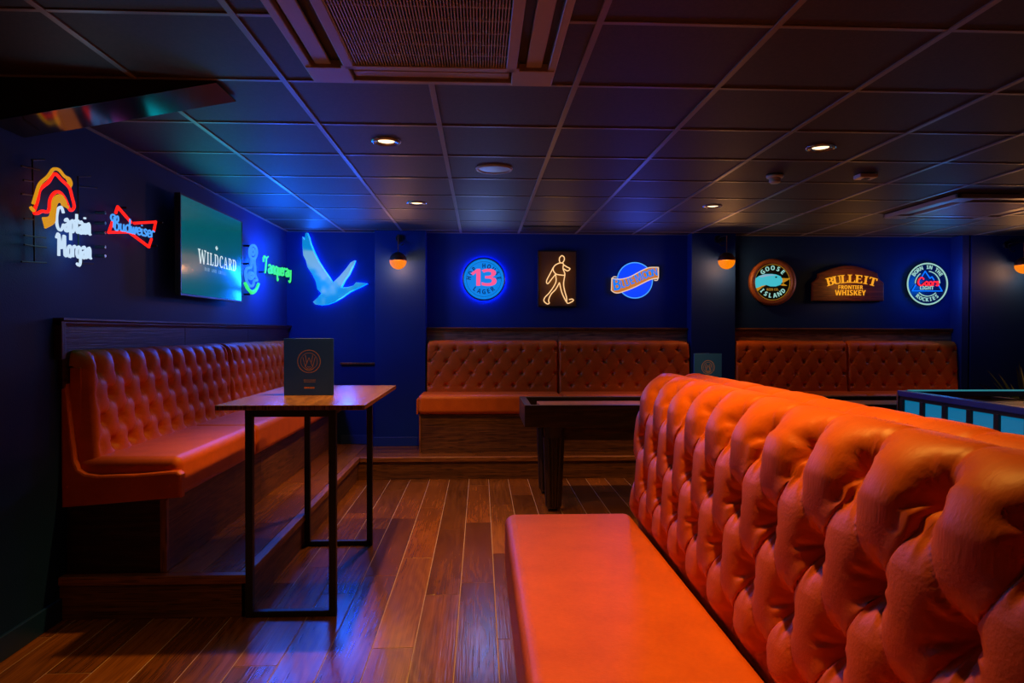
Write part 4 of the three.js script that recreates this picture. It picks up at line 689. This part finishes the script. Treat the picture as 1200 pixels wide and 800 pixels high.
{
  const K = 12, ox = 942, oy = 305, q = (p, d = SW) => flat(tb(p, ox, oy, K, d)), c = onBack(991.5, 332, SW), t = thing('wall_sign', 'arched brown wooden sign with glowing amber lettering', 'sign', [c.x, c.y, BACK]);
  const arch = [[95, 572], [98, 315], [140, 285], [178, 250], [182, 190]]; for (let i = 0; i <= 14; i++) { const u = i / 14; arch.push([190 + 815 * u, 185 - 105 * Math.sin(Math.PI * u)]); } arch.push([1010, 230], [1040, 280], [1092, 318], [1092, 572]);
  const g = extrudePoly(q(arch), 0.045, 0.006); g.translate(0, 0, -SW); part(t, 'board', metres(g, 'x'), std({ map: darkWood, color: lin(0.9, 0.6, 0.42), roughness: 0.45 }));
  const lm = glow(0.92, 0.36, 0.015, 1.0), m1 = tb([[625, 1468]], ox, oy, K)[0], px = 7.3 / FOCAL / K, rad = 1220 * px;
  const b1 = arcText('BULLEIT', m1.x, m1.y, rad, 116 * px, 0.006, fontS, 0.515, false, 1.14); b1.translate(0, 0, -SW + 0.046); part(t, 'lettering', b1, lm, 'amber lit letters');
  const p2 = tb([[625, 388], [622, 468]], ox, oy, K); const b2 = join([lineText('FRONTIER', p2[0].x, p2[0].y, 54 * px, 0.004, fontB, 360 * px), lineText('WHISKEY', p2[1].x, p2[1].y, 76 * px, 0.004, fontB, 450 * px)]); b2.translate(0, 0, -SW + 0.046); part(t, 'small_lettering', b2, lm, 'amber lit letters');
  tubeGlow(t, V3(c.x, c.y - 0.02, -(SW - 0.28)), lin(1, 0.40, 0.06), 0.16); areaLight(t, c.x, c.y, -(SW - 0.09), 0.6, 0.2, lin(1, 0.40, 0.05), 0.9, c.x, c.y - 0.1, 0);
}
{
  const c = onBack(1087.5, 332.5, SW - 0.05), t = thing('neon_sign', 'round mint-rimmed neon sign with blue mountain outline and red script', 'neon sign', [c.x, c.y, BACK]); const R = 0.218, k = R / 265, S = (pts, z = 0.05) => pts.map(([a, b]) => V3((a - 412) * k, (403 - b) * k, z));
  rel(t, 'backing', disc(R * 0.97, 0.004, 0.04), std({ color: lin(0.008, 0.02, 0.06), roughness: 0.3 }));
  rel(t, 'rim_tube', new THREE.TorusGeometry(R, 0.0075, 8, 80).translate(0, 0, 0.045), M.neonMint);
  const arcPts = (r, a0, a1, n = 14) => Array.from({ length: n }, (_, i) => { const a = a0 + (a1 - a0) * i / (n - 1); return V3(r * Math.cos(a), r * Math.sin(a), 0.046); });
  rel(t, 'inner_ring', join([tube(arcPts(R * 0.62, 0.05, 1.45), 0.005), tube(arcPts(R * 0.62, 2.2, 3.1), 0.005), tube(arcPts(R * 0.60, -2.35, -0.8), 0.005)]), M.neonMint);
  rel(t, 'mountain_outline', join([polyTube(S([[335, 305], [375, 238], [440, 330], [468, 310], [495, 350]]), 0.006), polyTube(S([[250, 420], [205, 495], [605, 495], [560, 420]]), 0.006)]), glow(0.0, 0.16, 1, 1.1));
  const [p0, p1] = S([[272, 425], [560, 425]], 0.056); rel(t, 'script', strokeText('Coors', p0, p1, UPV, 100 * k, 0.0078), M.neonRed).userData.label = 'red neon script';
  const li = lineText('LIGHT', (405 - 412) * k, (403 - 460) * k, 46 * k, 0.004, fontB, 180 * k); const tx = join([li, arcText('BORN IN THE', 0, 0, R * 0.80, R * 0.185, 0.004, fontB, 1.95), arcText('ROCKIES', 0, 0, R * 0.79, R * 0.185, 0.004, fontB, 1.35, true)]); tx.translate(0, 0, 0.042); rel(t, 'lettering', tx, M.neonMint);
  areaLight(t, c.x, c.y, -(SW - 0.10), 0.38, 0.38, lin(0.10, 0.65, 0.75), 2.2, c.x, c.y - 0.1, 0);
  const l = new THREE.PointLight(lin(0.0, 0.16, 1), 0.5, 0, 2); l.position.set(0, 0, 0.30); l.castShadow = true; l.shadow.radius = 6; l.name = 'sign_glow'; t.add(l);
}
// ------------------------------------------------------------------ leafy plant at the right edge
{
  const t = thing('potted_plant', 'dark leafy plant in a tall planter by the right pier', 'plant', [5.16, 0, 6.35]);
  rel(t, 'planter', lathe([[0, 0], [0.14, 0], [0.18, 0.55], [0.19, 0.56], [0.175, 0.57], [0.165, 0.52], [0, 0.52]]), M.blackMetal);
  const leafM = std({ color: lin(0.012, 0.03, 0.008), roughness: 0.5, side: THREE.DoubleSide });
  for (let i = 0; i < 22; i++) {
    const a = i * 2.4, len = 0.38 + 0.16 * rnd(), lift = 0.5 + 0.9 * rnd(), n = 8, pos = [], idx = [];
    for (let j = 0; j <= n; j++) { const u = j / n, w = 0.022 * Math.sin(Math.PI * Math.min(1, 0.12 + u * 0.88)), rr = len * u * Math.cos(lift) + 0.02, y = 0.52 + len * 1.15 * (u * Math.sin(lift) + 0.25 * u) - 0.22 * u * u * len; const cx = rr * Math.cos(a), cz = rr * Math.sin(a), px = -Math.sin(a) * w, pz = Math.cos(a) * w; pos.push(cx - px, y, cz - pz, cx, y - 0.006, cz, cx + px, y, cz + pz); if (j < n) for (const q of [0, 1]) { const b = j * 3 + q; idx.push(b, b + 1, b + 3, b + 1, b + 4, b + 3); } }
    const g = new THREE.BufferGeometry(); g.setAttribute('position', new THREE.Float32BufferAttribute(pos, 3)); g.setIndex(idx); g.computeVertexNormals(); rel(t, 'leaf', g, leafM);
  }
}
renderer.render(scene, camera);
